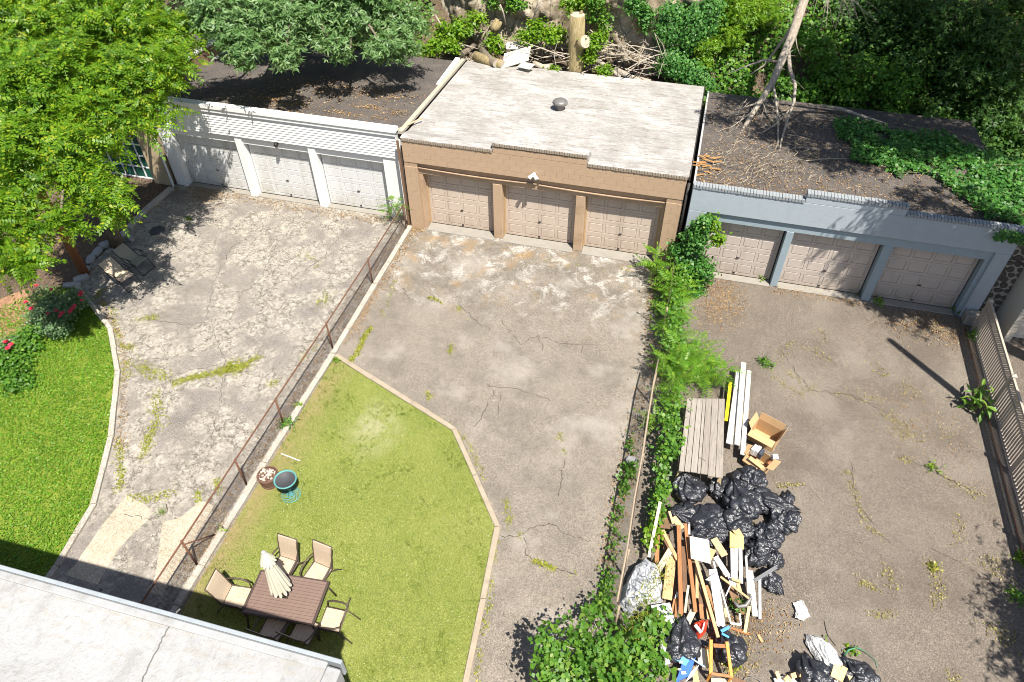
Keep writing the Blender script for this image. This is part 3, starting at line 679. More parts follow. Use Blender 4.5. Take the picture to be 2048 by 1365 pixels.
# ------------------------------------------------------------------ the grey-blue garage
bg = thing('blue_garage', 'grey blue stucco garage with a stepped brick capped parapet and vines on its roof', 'garage', (14.5,-.35,0))
YB = -.35
wall = MB(); wall.box(9.84, YB, 0, 10.42, .2, 2.60); wall.box(18.90, YB, 0, 19.33, .2, 2.60)
wall.box(9.84, YB, 2.60, 19.33, -.12, 3.43); wall.box(13.2, YB, 3.43, 16.08, -.14, 3.67)
wall.box(9.84,.2,0,10.02,7.2,3.0); wall.box(19.15,.2,0,19.33,7.2,3.0); wall.box(10.02,7.0,0,19.15,7.2,2.9)
part('wall', wall, M_blue, bg, bevel=.012)
rowlock(bg, 9.84, 13.19, YB-.03, -.13, 3.435, .10, M_bluebrick, .095); rowlock(bg, 13.2, 16.08, YB-.03, -.13, 3.675, .10, M_bluebrick, .095); rowlock(bg, 16.09, 19.30, YB-.03, -.13, 3.435, .09, M_bluebrick, .095)
part('brick_bed', MB().box(9.85, YB+.01, 3.431, 13.19, -.14, 3.47).box(13.21, YB+.01, 3.671, 16.07, -.15, 3.71).box(16.09, YB+.01, 3.431, 19.29, -.14, 3.47), M_mortar, bg)
part('beam', MB().box(10.42, -.262, 2.26, 18.90, .0, 2.598), M_bluetrim, bg)
for a, b in ((12.97,13.20), (15.88,16.16)):
    part('post', MB().box(a, -.272, 0, b, .10, 2.258), M_bluetrim, bg, bevel=.012)
part('jamb', MB().box(10.42,-.26,0,10.52,.10,2.258), M_bluetrim, bg); part('jamb', MB().box(18.76,-.26,0,18.90,.10,2.258), M_bluetrim, bg)
for a, b in ((10.52,12.97), (13.20,15.88), (16.16,18.76)):
    garage_door(bg, a+.04, b-.04, .0, .04, 2.25, M_bluedoor); part('threshold', MB().box(a+.006, -.33, -.01, b-.006, -.005, .035), M_thresh, bg, bevel=.02)
rf = MB().add([(9.84,-.12,3.36),(19.33,-.12,3.36),(19.33,7.25,3.0),(9.84,7.25,3.0),(9.84,-.12,3.2),(19.33,-.12,3.2),(19.33,7.25,2.8),(9.84,7.25,2.8)], [(0,1,2,3),(4,7,6,5),(0,4,5,1),(1,5,6,2),(2,6,7,3),(3,7,4,0)])
part('roof', rf, M_tar, bg)
part('roof_edge', MB().beam((9.86,-.1,3.38),(9.86,7.2,3.03),.06,.06), flat('pale_roof_edge', (.42,.41,.39), .8, .2), bg)
part('footing', MB().box(18.93,-.75,0,19.40,-.36,.42), M_thresh, bg, bevel=.05)

# ------------------------------------------------------------------ green-doored garage at the left
gg = thing('green_door_garage', 'tan stucco garage half hidden by the tree, with green doors under white grids', 'garage', (-14.5,.25,0))
M_stucco = flat('tan_stucco', (.42,.33,.21), .9, .2, 3, dirt=(.2,.16,.1))
wall = MB(); wall.box(-11.08,.12,0,-10.32,.5,2.6); wall.box(-14.55,.12,0,-14.0,.5,2.6); wall.box(-20,.12,0,-17.5,.5,2.6); wall.box(-20,.12,2.6,-10.32,.5,3.2); wall.box(-10.5,.5,0,-10.32,7,3.0); wall.box(-20,6.8,0,-10.5,7,3); part('wall', wall, M_stucco, gg)
part('roof', MB().box(-20,.5,3.0,-10.32,7.0,3.15), M_tar, gg)
for x0, x1 in ((-14.0,-11.08), (-17.5,-14.55)):
    d = part('door', MB().box(x0+.02,.36,.03,x1-.02,.42,2.58), M_green, gg)
    nx, nz = 6, 5; cw, ch = (x1-x0-.04)/nx, 2.55/nz
    for i in range(nx):
        for j in range(nz): part('pane', MB().box(x0+.02+i*cw+.045,.345,.03+j*ch+.045,x0+.02+(i+1)*cw-.045,.359,.03+(j+1)*ch-.045), M_green, d)
    gr = MB()
    for i in range(nx+1): gr.box(x0+.02+i*cw-.028,.325,.03,x0+.02+i*cw+.028,.357,2.58)
    for j in range(nz+1): gr.box(x0+.02,.322,.03+j*ch-.028,x1-.02,.354,.03+j*ch+.028)
    part('grid', gr, M_white, d)
part('corner_rail', MB().beam((-10.22,.1,.0), (-10.22,.1,2.5), .06, .06, (0,1,0)), M_white, gg)

# ------------------------------------------------------------------ stone wall and cream garage at the right
sw = thing('stone_wall', 'dark rubble stone wall with pale mortar beside the grey blue garage', 'wall', (19.9,.2,0))
M_mort = flat('pale_mortar', (.46,.43,.38), .95, .25, 5); M_stone = flat('dark_rubble', (.13,.115,.095), .85, .5, 4, bump=.5)
part('mortar', MB().box(19.36,.06,0,20.9,.5,3.3), M_mort, sw)
gx, gz = 6, 15
for j in range(gz):
    for i in range(gx):
        cx, cz = 19.36+(i+.5+.3*(j % 2)-.1)*1.54/gx+random.uniform(-.03,.03), (j+.5)*3.25/gz+random.uniform(-.03,.03)
        a, b = random.uniform(.09,.15), random.uniform(.075,.125); n = 7; ph = random.random()*6
        q = [(cx+a*math.cos(ph+2*math.pi*k/n)*random.uniform(.8,1.15), cz+b*math.sin(ph+2*math.pi*k/n)*random.uniform(.8,1.15)) for k in range(n)]
        q2 = [(cx+(x-cx)*.7, cz+(z-cz)*.7) for x, z in q]; d = random.uniform(.03,.07)
        mb = MB().add([(x,.07,z) for x, z in q]+[(x,.06-d*.6,z) for x, z in q]+[(x,.06-d,z) for x, z in q2], [(k,(k+1)%n,n+(k+1)%n,n+k) for k in range(n)]+[(n+k,n+(k+1)%n,2*n+(k+1)%n,2*n+k) for k in range(n)]+[tuple(2*n+k for k in range(n))])
        part('stone', mb, M_stone, sw)
cgx = 20.0; CY = -1.2
cgar = thing('cream_garage', 'cream garage with a brick edged pier showing beyond the lattice fence', 'garage', (22.5,CY,0))
M_cream = flat('cream_paint', (.60,.55,.46), .7, .1, 3); M_creamdoor = flat('cream_door', (.62,.58,.50), .6, .08)
wall = MB(); wall.box(20.02,CY+.05,0,20.22,4,3.0); wall.box(20.02,CY+.05,2.5,27,CY+.4,3.0); wall.box(20.02,3.8,0,27,4,3.0); wall.box(26.6,CY+.05,0,27,4,3.0); wall.box(20.02,CY+.05,3.0,27,4,3.1)
part('wall', wall, M_cream, cgar)
bm_ = mesh_of('brick', MB().box(-.10,0,.006,.10,.05,.116), M_cream)
for k in range(20): inst('brick', bm_, cgar, (20.12, CY+random.uniform(-.01,0), k*.125))
part('brick_bed', MB().box(20.03,CY+.03,0,20.21,CY+.049,2.5), M_mortar, cgar)
garage_door(cgar, 20.26, 22.8, CY+.25, .03, 2.48, M_creamdoor, 4, 4); part('post', MB().box(22.84,CY,0,23.2,CY+.3,2.49), M_cream, cgar); garage_door(cgar, 23.24, 26.5, CY+.25, .03, 2.48, M_creamdoor, 4, 4)

# ------------------------------------------------------------------ the house whose roof fills the near corner
hs = thing('house', 'brick house with a bright white flat roof in the near corner', 'house', (0,-24,0))
HX, HY, HZ = 6.44, -17.76, 7.0
def whiteroof():
    m = NT('white_roof_membrane'); a = m.noise(2.2, 7, .72, None, .6); f = m.noise(11, 5, .75); b = m.noise(.45, 4, .5)
    k = m.ramp(b, [(.35, (.275,.272,.266)), (.6, (.325,.323,.319))])
    xyz = m.sep(m.pos()); edge = m.n('ShaderNodeMapRange'); m.l(xyz[1], edge.inputs[0]); edge.inputs[1].default_value = -18.7; edge.inputs[2].default_value = -17.8
    wear = m.math('MULTIPLY', m.ramp(m.math('MULTIPLY', m.noise(9, 6, .75, m.mapv(m.obj(), (.45,1.2,1))), m.math('ADD', m.math('MULTIPLY', edge.outputs[0], .24), .84)), [(.49, 0.0), (.60, .8)]), 1.0)
    k = m.mix(wear, k, (.30,.28,.25)); k = m.mix(m.ramp(f, [(.30, .6), (.42, 0.0)]), k, (.20,.192,.18)); k = m.mix(m.ramp(a, [(.36, .6), (.5, 0.0)]), k, (.235,.23,.22)); k = m.mix(m.ramp(m.noise(.8, 6, .7, m.mapv(m.obj(), (1,1,1), loc=(3,3,3))), [(.5, 0.0), (.66, .4)]), k, (.235,.225,.205))
    return m.done(m.bsdf(k, .8, m.bump(m.math('ADD', a, m.math('MULTIPLY', f, .8)), .7, .05), 0, .2))
M_wroof = whiteroof()
n0, n1 = 60, 40; V = []
for j in range(n1+1):
    for i in range(n0+1):
        x = -16+(HX-.16+16)*i/n0; y = -31+(HY-.16+31)*j/n1
        V.append((x, y, HZ-.10+.10*max(0, (y-(HY-.9))/.74)**1.5+.04*max(0,(x-(HX-.7))/.54)+.012*mnoise.noise(Vector((x*.9,y*.9,0)))))
part('roof', np_mesh('roof', V, [(j*(n0+1)+i, j*(n0+1)+i+1, (j+1)*(n0+1)+i+1, (j+1)*(n0+1)+i) for j in range(n1) for i in range(n0)], M_wroof, ROOT[hs.name], True), M_wroof, hs)
part('roof_slab', MB().box(-16,-31,HZ-.5,HX-.12,HY-.12,HZ-.13), M_wroof, hs)
M_flash = flat('grey_metal_flashing', (.34,.37,.385), .5, .15, metal=.2); M_cop = flat('white_coated_coping', (.33,.33,.325), .7, .15, dirt=(.19,.18,.165))
part('edge_flashing', MB().box(-16,HY-.055,HZ-.32,HX,HY,HZ+.045), M_flash, hs, bevel=.01)
part('edge_coping', MB().box(-16,HY-.165,HZ-.1,HX-.165,HY-.058,HZ+.04), M_cop, hs, bevel=.02)
part('side_coping', MB().box(HX-.16,-31,HZ-.30,HX+.03,HY-.11,HZ+.05), M_cop, hs, bevel=.02)
def brickwall():
    m = NT('red_brickwork'); x = m.n('ShaderNodeTexBrick'); m.l(m.mapv(m.obj(), (1,1,1), (math.pi/2,0,math.pi/2)), x.inputs['Vector'])
    x.inputs['Color1'].default_value = (.27,.10,.06,1); x.inputs['Color2'].default_value = (.36,.16,.09,1); x.inputs['Mortar'].default_value = (.4,.36,.3,1); x.inputs['Scale'].default_value = 4.6; x.inputs['Mortar Size'].default_value = .02
    return m.done(m.bsdf(x.outputs[0], .9, m.bump(x.outputs[1], -.5, .01)))
part('brick_wall', MB().box(-16,-31,0,HX-.14,HY-.14,HZ-.5), brickwall(), hs)
def roof_z(x, y): return HZ-.10+.10*max(0, (y-(HY-.9))/.74)**1.5+.04*max(0,(x-(HX-.7))/.54)+.012*mnoise.noise(Vector((x*.9,y*.9,0)))
sm = MB(); p = [G(362,1222,6.99), G(340,1262,6.93), G(318,1300,6.9), G(296,1340,6.9), G(275,1385,6.9)]
q = [a+(b-a)*i/6 for a, b in zip(p[:-1], p[1:]) for i in range(6)]
q = [np.array([a[0]+random.gauss(0,.008), a[1], roof_z(a[0], a[1])+.004]) for a in q]
for a, b in zip(q[:-1], q[1:]): sm.beam(a, b, .014, .016)
part('roof_seam', sm, M_galv, hs)
# ------------------------------------------------------------------ bank and cliff behind the garages
nx, ny = 150, 70; V = []
def hill_z(x, y):
    t = max(0., min(1., (x+1.5)/1.5))*max(0., min(1., (9.3-x)/1.5))             # where the cliff stands free
    s = max(0., y-10.6-.5*mnoise.noise(Vector((x*.5,0,3))))
    cl = 2.5+min(s*3.2, 6.5)+.25*max(0, y-11)
    sl = 2.2+.62*max(0, y-8.0)+.18*max(0, y-16)
    z = cl*t+sl*(1-t)
    r = mnoise.fractal(Vector((x*.7, y*.7, 1.7)), .9, 2.1, 5)
    return z+r*(.16+.55*t*min(1, s))
for j in range(ny+1):
    y = 7.45+ (j/ny)**1.8*45
    for i in range(nx+1):
        x = -45+95*i/nx; x = x if abs(x-4) > 60 else x
        rx = mnoise.noise(Vector((x*.9, y*.9, 8)))
        V.append((x+rx*.15, y+(.35*mnoise.noise(Vector((x*1.3,y*.8,2))) if j > 3 else 0), hill_z(x, y) if j > 0 else 2.2))
F = [(j*(nx+1)+i, j*(nx+1)+i+1, (j+1)*(nx+1)+i+1, (j+1)*(nx+1)+i) for j in range(ny) for i in range(nx)]
M_bank = ground_mat('bank_soil', (.075,.055,.038), (.04,.03,.022), (.14,.10,.065), .5, None, 20)
struct('hillside', np_mesh('hillside', V, F, M_bank, smooth=True), M_bank)
def rockface(name, x0, x1, ybase, z0, z1, seed, lean, label):
    n, m = 110, 60; V = []
    for j in range(m+1):
        for i in range(n+1):
            u, v = i/n, j/m; x = x0+(x1-x0)*u; z = z0+(z1-z0)*v
            p = Vector((x*.55+seed, z*.75, seed)); big = mnoise.fractal(p, .8, 2.0, 4); rid = abs(mnoise.noise(Vector((x*1.1+z*.5+seed, z*.5, 4))))
            fine = mnoise.fractal(Vector((x*3+seed, z*3.5, 9)), .7, 2.0, 4)
            e = (min(u,1-u)*6); e = min(1, e)
            y = ybase+lean*(z-z0)-.55*big*e-.5*rid-.10*fine+(1-e)*1.2
            V.append((x, y, z))
    F = [(j*(n+1)+i, j*(n+1)+i+1, (j+1)*(n+1)+i+1, (j+1)*(n+1)+i) for j in range(m) for i in range(n)]
    struct(name, np_mesh(name, V, F, M_rock, smooth=False), M_rock, label)
rockface('cliff', -2.2, 3.9, 9.6, 2.0, 9.5, 3.0, .12, 'pale creased rock face behind the tan garage')
rockface('cliff', 4.2, 9.6, 9.2, 1.8, 9.5, 11.0, .10, 'brown shaded rock face right of the cut stump')

# ------------------------------------------------------------------ trees
def at(px, py, z): return G(px, py, z)
def lob(px, py, z, r, rz=None): p = G(px, py, z); return (p[0], p[1], p[2], r, r, rz or r*.8)
def loby(px, py, y, r, rz=None, ry=None): p = Yp(px, py, y); return (p[0], p[1], p[2], r, ry or r, rz or r*.85)
tb = G(235,490)
tree('locust_tree', 'big bright green locust tree with feathery leaves beside the left driveway', 'tree',
     [tb, tb+[-.05,.1,1.2], tb+[.1,.05,2.6], tb+[.35,-.1,3.6]], [.26,.20,.17,.14],
     [lob(20,40,7,1.9), lob(150,30,7,1.7), lob(270,30,6.8,1.3), lob(340,70,6.5,.85), lob(335,140,6.2,.75), lob(30,170,6.5,1.6), lob(130,160,6.5,1.5), lob(245,150,6.2,1.15),
      lob(20,300,5.8,1.2), lob(115,290,5.6,1.0), lob(185,235,5.8,.95), lob(300,205,5.6,.6,.4), lob(30,395,5.0,.6), lob(165,360,4.8,.75), lob(205,405,4.4,.68), lob(25,470,4.5,.8), lob(120,440,4.6,.45), lob(40,520,4.2,.4,.3), lob(312,255,5.2,.26,.3), lob(225,300,5.2,.28,.3)],
     T_LOCUST, 950, 15, .17, .44, M_locust, M_bark, shell=.35, up=.9, nlimb=36, nind=300)
def backtree(*a, **k): return tree(*a, **k)
mt = tree('maple_tree', 'grey green maple tree leaning over the leaf strewn dark roof', 'tree', [(-6.5,9.2,2.4), (-6.4,8.8,4.2), (-6.0,8.0,5.6)], [.30,.25,.20],
     [lob(430,30,6.8,1.0), lob(480,85,6.2,.75), lob(525,40,6.4,1.1), lob(600,30,6.2,1.0), lob(572,110,5.8,.45,.4), lob(690,30,6.0,1.1), lob(660,85,5.7,.55), lob(760,30,5.8,.9), lob(765,90,5.5,.6), lob(820,50,5.6,.7), lob(810,100,5.2,.45), lob(700,105,5.3,.35,.3),
      (-6.5,4.6,7.3,2.2,1.7,1.0), (-3.2,4.6,7.0,1.7,1.5,.9), (-8.6,4.5,7.2,1.6,1.5,.9), (-5.0,6.5,7.8,2.6,1.8,1.2), lob(480,125,5.6,.3,.3), lob(545,75,6.0,.5)],
     T_MAPLE, 1350, 17, .19, .215, M_maple, M_bark, shell=.3, up=.9, nlimb=30, nind=300)
tree('maple_tree', 'shaded maple standing behind the far left corner of the dark roof', 'tree', [(-11.5,9.5,2.4), (-11.4,9.3,5)], [.22,.16],
     [(-11.5,8.6,5.6,1.9,1.5,1.4), (-9.6,8.8,5.2,1.5,1.2,1.3), (-13.5,8.2,5.4,1.8,1.5,1.3), (-8.0,9.4,4.6,1.2,1.0,1.2)], T_MAPLE, 340, 16, .24, .19, M_maple, M_bark, shell=.35, nlimb=12)
# right hand wood, tree by tree
def wood_tree(label, base, lobes, n, mat=M_dark, leaf=T_LEAF, size=.15, rad=.16, shell=.3):
    b = np.array(base, float); top = np.array(lobes[0][:3])
    tree('woodland_tree', label, 'tree', [b, b*.6+top*.4+rng.normal(size=3)*.1, b*.15+top*.85], [rad, rad*.75, rad*.45], lobes, leaf, n, 20, .21, size, mat, M_bark, shell=shell, nlimb=14)
wood_tree('dark leafy tree filling the top right corner of the wood', (21.5,10.0,3.2), [loby(2010,40,9.5,1.5), loby(1950,120,9.0,1.3), loby(2030,160,8.6,1.2), loby(1975,220,8.2,1.0), loby(2040,260,8.0,.9), loby(1900,40,10,1.2)], 560, M_dark, T_MAPLE, .17)
wood_tree('dark tree with a bare brown trunk in the middle of the wood', (18.2,11.0,3.6), [loby(1830,20,11,1.3), loby(1770,50,11,1.1), loby(1880,110,9.6,1.0), loby(1880,190,9,.95), loby(1800,80,10.5,.8)], 430)
wood_tree('dim tree high on the bank behind the bare hanging limb', (15.0,12.5,4.0), [loby(1700,10,12,1.2), loby(1640,60,11.5,.9), loby(1730,70,11,.9), loby(1560,70,11.5,.8)], 300)
wood_tree('sunlit yellow green tree at the cliff top near the ivy curtain', (10.2,12.0,5.0), [loby(1490,20,10.2,.9), loby(1440,10,10.6,.8), loby(1530,15,10.6,.7), loby(1455,80,9.8,.45)], 240, M_lime, T_MAPLE, .15)
wood_tree('young tree on the bank between the wood and the roof vines', (20.0,8.3,2.9), [loby(1930,260,7.6,.95), loby(1850,240,7.9,.85), loby(2000,310,7.4,.8), loby(2045,330,7.2,.7)], 330, M_dark, T_WIDE, .15)
q = np.column_stack([rng.uniform(9.5,26,26000), 7.5+8*rng.random(26000)**1.3]); q = q[np.array([mnoise.noise(Vector((x*.8,y*.8,7))) for x, y in q]) > -.32]
q2 = np.column_stack([rng.uniform(-14,-2.5,5000), 7.6+4*rng.random(5000)]); q = np.concatenate([q, q2])
zq = np.array([hill_z(x, y) for x, y in q]); pq = np.column_stack([q, zq+.1+.55*rng.random(len(q))**1.5]); nq = rng.normal(size=pq.shape)*.5+[0,-.5,.8]
tag(link('undergrowth', scatter('undergrowth', T_WIDE, pq, nq, .10+.10*rng.random(len(pq)), M_mid), None, kind='stuff'), 'green undergrowth covering the bank below the wood', 'undergrowth')
# big shade tree beyond the fence: its leaves darken the grey-blue garage
M_shade = leafmat('shade_tree_leaf', [(.02,.06,.012), (.035,.10,.018), (.06,.15,.025), (.12,.20,.04)], .3)
def shade_tree(label, base, lobes, n, per=16, cl=.26, size=.19, rad=.3):
    b = np.array(base, float)
    L = np.array(lobes); top = L[:,:3].mean(0)
    tree('shade_tree', label, 'tree', [b, b*.55+top*.45, b*.1+top*.9], [rad, rad*.8, rad*.5], lobes, T_MAPLE, n, per, cl, size, M_shade, M_bark, shell=.2, nlimb=10)
shade_tree('tall shade tree beyond the lattice fence, seen only by its shadow on the blue garage', (23.5,-3.5,0),
     [(19.6,-3.1,8.6,1.3,1.1,.8), (21.2,-3.4,9.6,1.9,1.6,1.3), (18.6,-2.9,9.8,1.0,.9,.7), (23.5,-3.8,10.2,2.0,1.9,1.6), (20.0,-2.0,10.6,1.4,1.0,.8), (19.7,-2.85,7.4,.8,.6,.6), (20.5,-3.5,8.5,1.1,.8,.8), (18.7,-2.8,8.7,.9,.6,.6), (17.9,-2.9,9.4,.7,.5,.5), (20.9,-3.0,7.3,.9,.7,.7), (19.4,-3.4,9.6,.9,.7,.7), (19.9,-3.3,8.3,.9,.7,.7)], 420, 26, .16)
shade_tree('tall wood tree whose crown shades the vine covered roof', (22.6,6.0,2.5),
     [(15.2,1.1,11.2,1.2,.9,.7), (17.0,1.6,11.4,1.6,1.2,.9), (19.2,1.4,11.4,1.9,1.6,1.1), (17.5,-.4,12.2,1.4,1.0,.8), (21.5,2.2,12,2.2,2,1.4), (18.5,4.4,11.6,2.4,1.8,1.3), (21.5,6.5,11.4,2.6,2.2,1.6), (14.3,3.6,11.2,1.2,1.0,.7), (16.5,6.6,11.2,1.8,1.5,1.0), (13.2,1.9,11.0,.7,.6,.5), (19.5,8.6,11.6,2.4,1.8,1.4)], 1300)
shade_tree('small tree beyond the fence by the near right corner, seen by its shadow', (21.6,-13.6,0),
     [(20.2,-12.6,4.6,.8,.8,.6), (20.6,-13.9,5.4,1.0,.9,.8), (20.9,-11.7,5.2,.7,.7,.6), (21.6,-13.4,6.2,1.2,1.2,1.0)], 190, 13, .22, .17, .12)
# bare fallen limb
dt = thing('dead_tree', 'bare grey dead limb hanging down onto the stick covered roof', 'tree', Yp(1612,-10,8.4))
def Q(px, py, y): return Yp(px, py, y)
mb = MB(); tr_ = [(1622,-60,8.9),(1608,0,8.3),(1585,70,7.5),(1568,110,7.1),(1545,165,6.3),(1520,205,5.6),(1500,235,5.0),(1478,275,4.1),(1448,318,2.6)]
mb.tube([Q(*p) for p in tr_], [.19,.175,.16,.15,.125,.105,.09,.065,.03], 9); part('trunk', mb, M_deadwood, dt, True)
for pts, r in (([(1575,95,7.3),(1580,140,6.8),(1590,170,6.2),(1588,205,5.6),(1575,240,4.7),(1562,285,3.6),(1555,330,2.2)], .06), ([(1545,165,6.3),(1552,200,5.6),(1556,240,4.8),(1556,285,3.6),(1545,322,2.4)], .042), ([(1560,125,7),(1530,120,6.6),(1500,130,6.3),(1455,148,6.1)], .04),
               ([(1520,205,5.6),(1490,215,5.3),(1455,236,5.0)], .03), ([(1585,215,5.4),(1550,250,4.6),(1510,275,4.0),(1490,290,3.7)], .028), ([(1510,220,5.2),(1470,250,4.5),(1450,262,4.2)], .022), ([(1600,30,8),(1570,75,8.2),(1530,130,8.0),(1500,150,7.8)], .05), ([(1478,275,4.1),(1440,300,3.2),(1410,312,2.9)], .03),
               ([(1480,300,3.5),(1452,320,2.7),(1448,340,2.3)], .014), ([(1590,70,7.6),(1594,95,7.6),(1600,110,7.6)], .02)):
    k = len(pts); part('limb', MB().tube([Q(*p) for p in pts], [1.45*r*(1-.72*i/(k-1)) for i in range(k)], 6), M_deadwood, dt, True)
mb = MB()
for k in range(46):
    px, py, y = tr_[random.randint(3,7)]; a = Q(px+random.uniform(-30,40), py+random.uniform(-10,30), y-.2); b = a+np.array([random.uniform(-.6,.6), random.uniform(-.9,.1), random.uniform(-.5,.1)])
    b[2] = max(b[2], 3.25); mb.tube([a, (a+b)/2+rng.normal(size=3)*.06, b], [.012,.008,.004], 4)
part('twig', mb, M_deadwood, dt, kind='stuff')
dt2 = thing('dead_branch', 'spray of bare pale twigs hanging at the top of the frame', 'branch', Yp(1665,-30,8.0)); mb = MB()
for k in range(26):
    a = Yp(1665+random.uniform(-10,10), -30, 8.0); ex, ey = random.choice([(1655,60),(1690,55),(1720,45),(1625,25),(1690,80),(1700,30),(1640,10),(1740,40)]); b = Yp(ex+random.uniform(-25,25), ey+random.uniform(-25,10), 7.6+random.uniform(-.4,.4))
    mb.tube([a, a*.6+b*.4+np.array([random.uniform(-.2,.2),0,.12]), b], [.02,.012,.004], 4)
part('twig', mb, M_deadwood, dt2)
# cut stump
sb = Yp(1152,160,8.0); st = thing('tree_stump', 'tall mossy tree trunk with pale saw cuts behind the tan garage', 'stump', (sb[0], sb[1], 2.0))
t0 = np.array([sb[0]-.02, 8.0, 2.0]); t1 = Yp(1155,30,8.0)
mb = MB().tube([t0, t0*.7+t1*.3, t0*.3+t1*.7, t1], [.46,.38,.33,.30], 14); part('trunk', mb, M_mossbark, st, True)
M_cut = flat('pale_saw_cut', (.42,.36,.28), .9, .25, 9)
e0 = t0*.32+t1*.68+np.array([.18,-.12,0]); e1 = e0+np.array([.24,-.26,.16]); part('cut_limb', MB().tube([e0, e1], [.27,.25], 14), M_mossbark, st, True)
dd = (e1-e0)/np.linalg.norm(e1-e0); part('cut_face', MB().tube([e1, e1+dd*.015], [.235,.232], 18), M_cut, st)
part('cut_face', MB().tube([t1, t1+np.array([0,0,.015])], [.285,.28], 16), M_cut, st)
part('snag', MB().tube([t1+np.array([-.22,0,-.05]), t1+np.array([-.25,0,.22])], [.05,.015], 6).tube([t1+np.array([.1,.12,-.05]), t1+np.array([.14,.14,.12])], [.10,.05], 6), M_mossbark, st)

# logs, boards and branches behind the roof
def log(label, a, b, r, mat=M_deadwood, name='log'):
    a, b = np.array(a), np.array(b); t = thing(name, label, 'log', a); m_ = (a+b)/2+rng.normal(size=3)*.04
    part('trunk', MB().tube([a, m_, b], [r, r*.95, r*.9], 12), mat, t, True); d_ = (b-a)/np.linalg.norm(b-a)
    part('cut_face', MB().tube([a-d_*.004, a-d_*.012], [r*.96, r*.95], 14), M_cut, t); part('cut_face', MB().tube([b+d_*.004, b+d_*.012], [r*.86, r*.85], 14), M_cut, t)
def Z(px, py, z): return G(px, py, z)
log('thick brown log lying behind the tan roof at its left end', Z(950,112,3.25), Z(1005,130,3.2), .20, M_mossbark)
log('hollow half log leaning between the round log and the boards', Z(962,100,3.3), Z(992,128,3.25), .17, M_bark)
log('short log end on tree bits near the dark roof corner', Z(925,108,3.2), Z(948,92,3.3), .12, M_bark)
log('thin log behind the pale boards', Z(1060,106,3.2), Z(1112,108,3.2), .10, M_bark)
log('grey log with peeled bark right of the boards', Z(1068,128,3.1), Z(1100,135,3.1), .13, M_cut)
log('upright grey cut stub against the pale rock', Yp(985,62,9.2), Yp(998,42,9.4), .20, M_mossbark)
log('long fallen log sloping down beside the ivy', Yp(1230,140,8.1), Yp(1300,165,7.9), .13, M_deadwood)
log('fallen bough right of the stump', Yp(1182,112,8.2), Yp(1240,155,7.9), .09, M_deadwood)
M_oldboard = wood('grey_old_board', [(.46,.42,.34), (.52,.48,.40)], (3,12,12))
solo('plywood_board', MB().frame((Z(1000,122,3.35)+Z(1065,108,3.35))/2, (Z(1062,112,3.45)-Z(1008,128,3.25))/2, np.array([-.02,.30,.18]), (0,-.008,.016)), M_oldboard, 'large pale board lying tilted behind the tan roof', 'board')
solo('plywood_board', MB().frame(Z(1030,92,3.5), (.38,.05,.02), (-.05,.16,.08), (0,-.005,.014)), M_oldboard, 'smaller pale board behind the large tilted board', 'board')
solo('plywood_board', MB().frame(Z(1052,132,3.3), (.28,-.10,.02), (.08,.15,.05), (0,-.005,.014)), M_oldboard, 'weathered board scrap below the large tilted board', 'board')
mb = MB()
for k in range(170):
    u = random.random(); c = Yp(900+430*u, random.uniform(88,150), random.uniform(7.8,8.8)); c[2] = max(c[2], hill_z(c[0], c[1])+.05) if random.random() < .7 else c[2]
    d = rng.normal(size=3)*np.array([.55,.35,.22]); mb.tube([c-d, c+rng.normal(size=3)*.05, c+d], [random.uniform(.008,.03)]*2+[.006], 4)
tag(part_ := link('branch_pile', mesh_of('branch_pile', mb, M_deadwood), None, kind='stuff'), 'tangle of broken branches heaped behind the tan roof', 'branches')
mb = MB()
for px, py, qx, qy in ((1185,120,1235,110),(1235,110,1280,115),(1095,110,1060,75),(870,30,900,90),(1000,10,1012,50),(1085,5,1065,40),(1205,95,1180,60)):
    a, b = Yp(px,py,8.5), Yp(qx,qy,8.6); mb.tube([a, (a+b)/2+[0,0,.12], b], [.045,.04,.025], 6)
tag(link('branch_pile', mesh_of('branch_pile', mb, M_deadwood, smooth=True), None, kind='stuff'), 'long bare boughs leaning on the rock bank', 'branches')

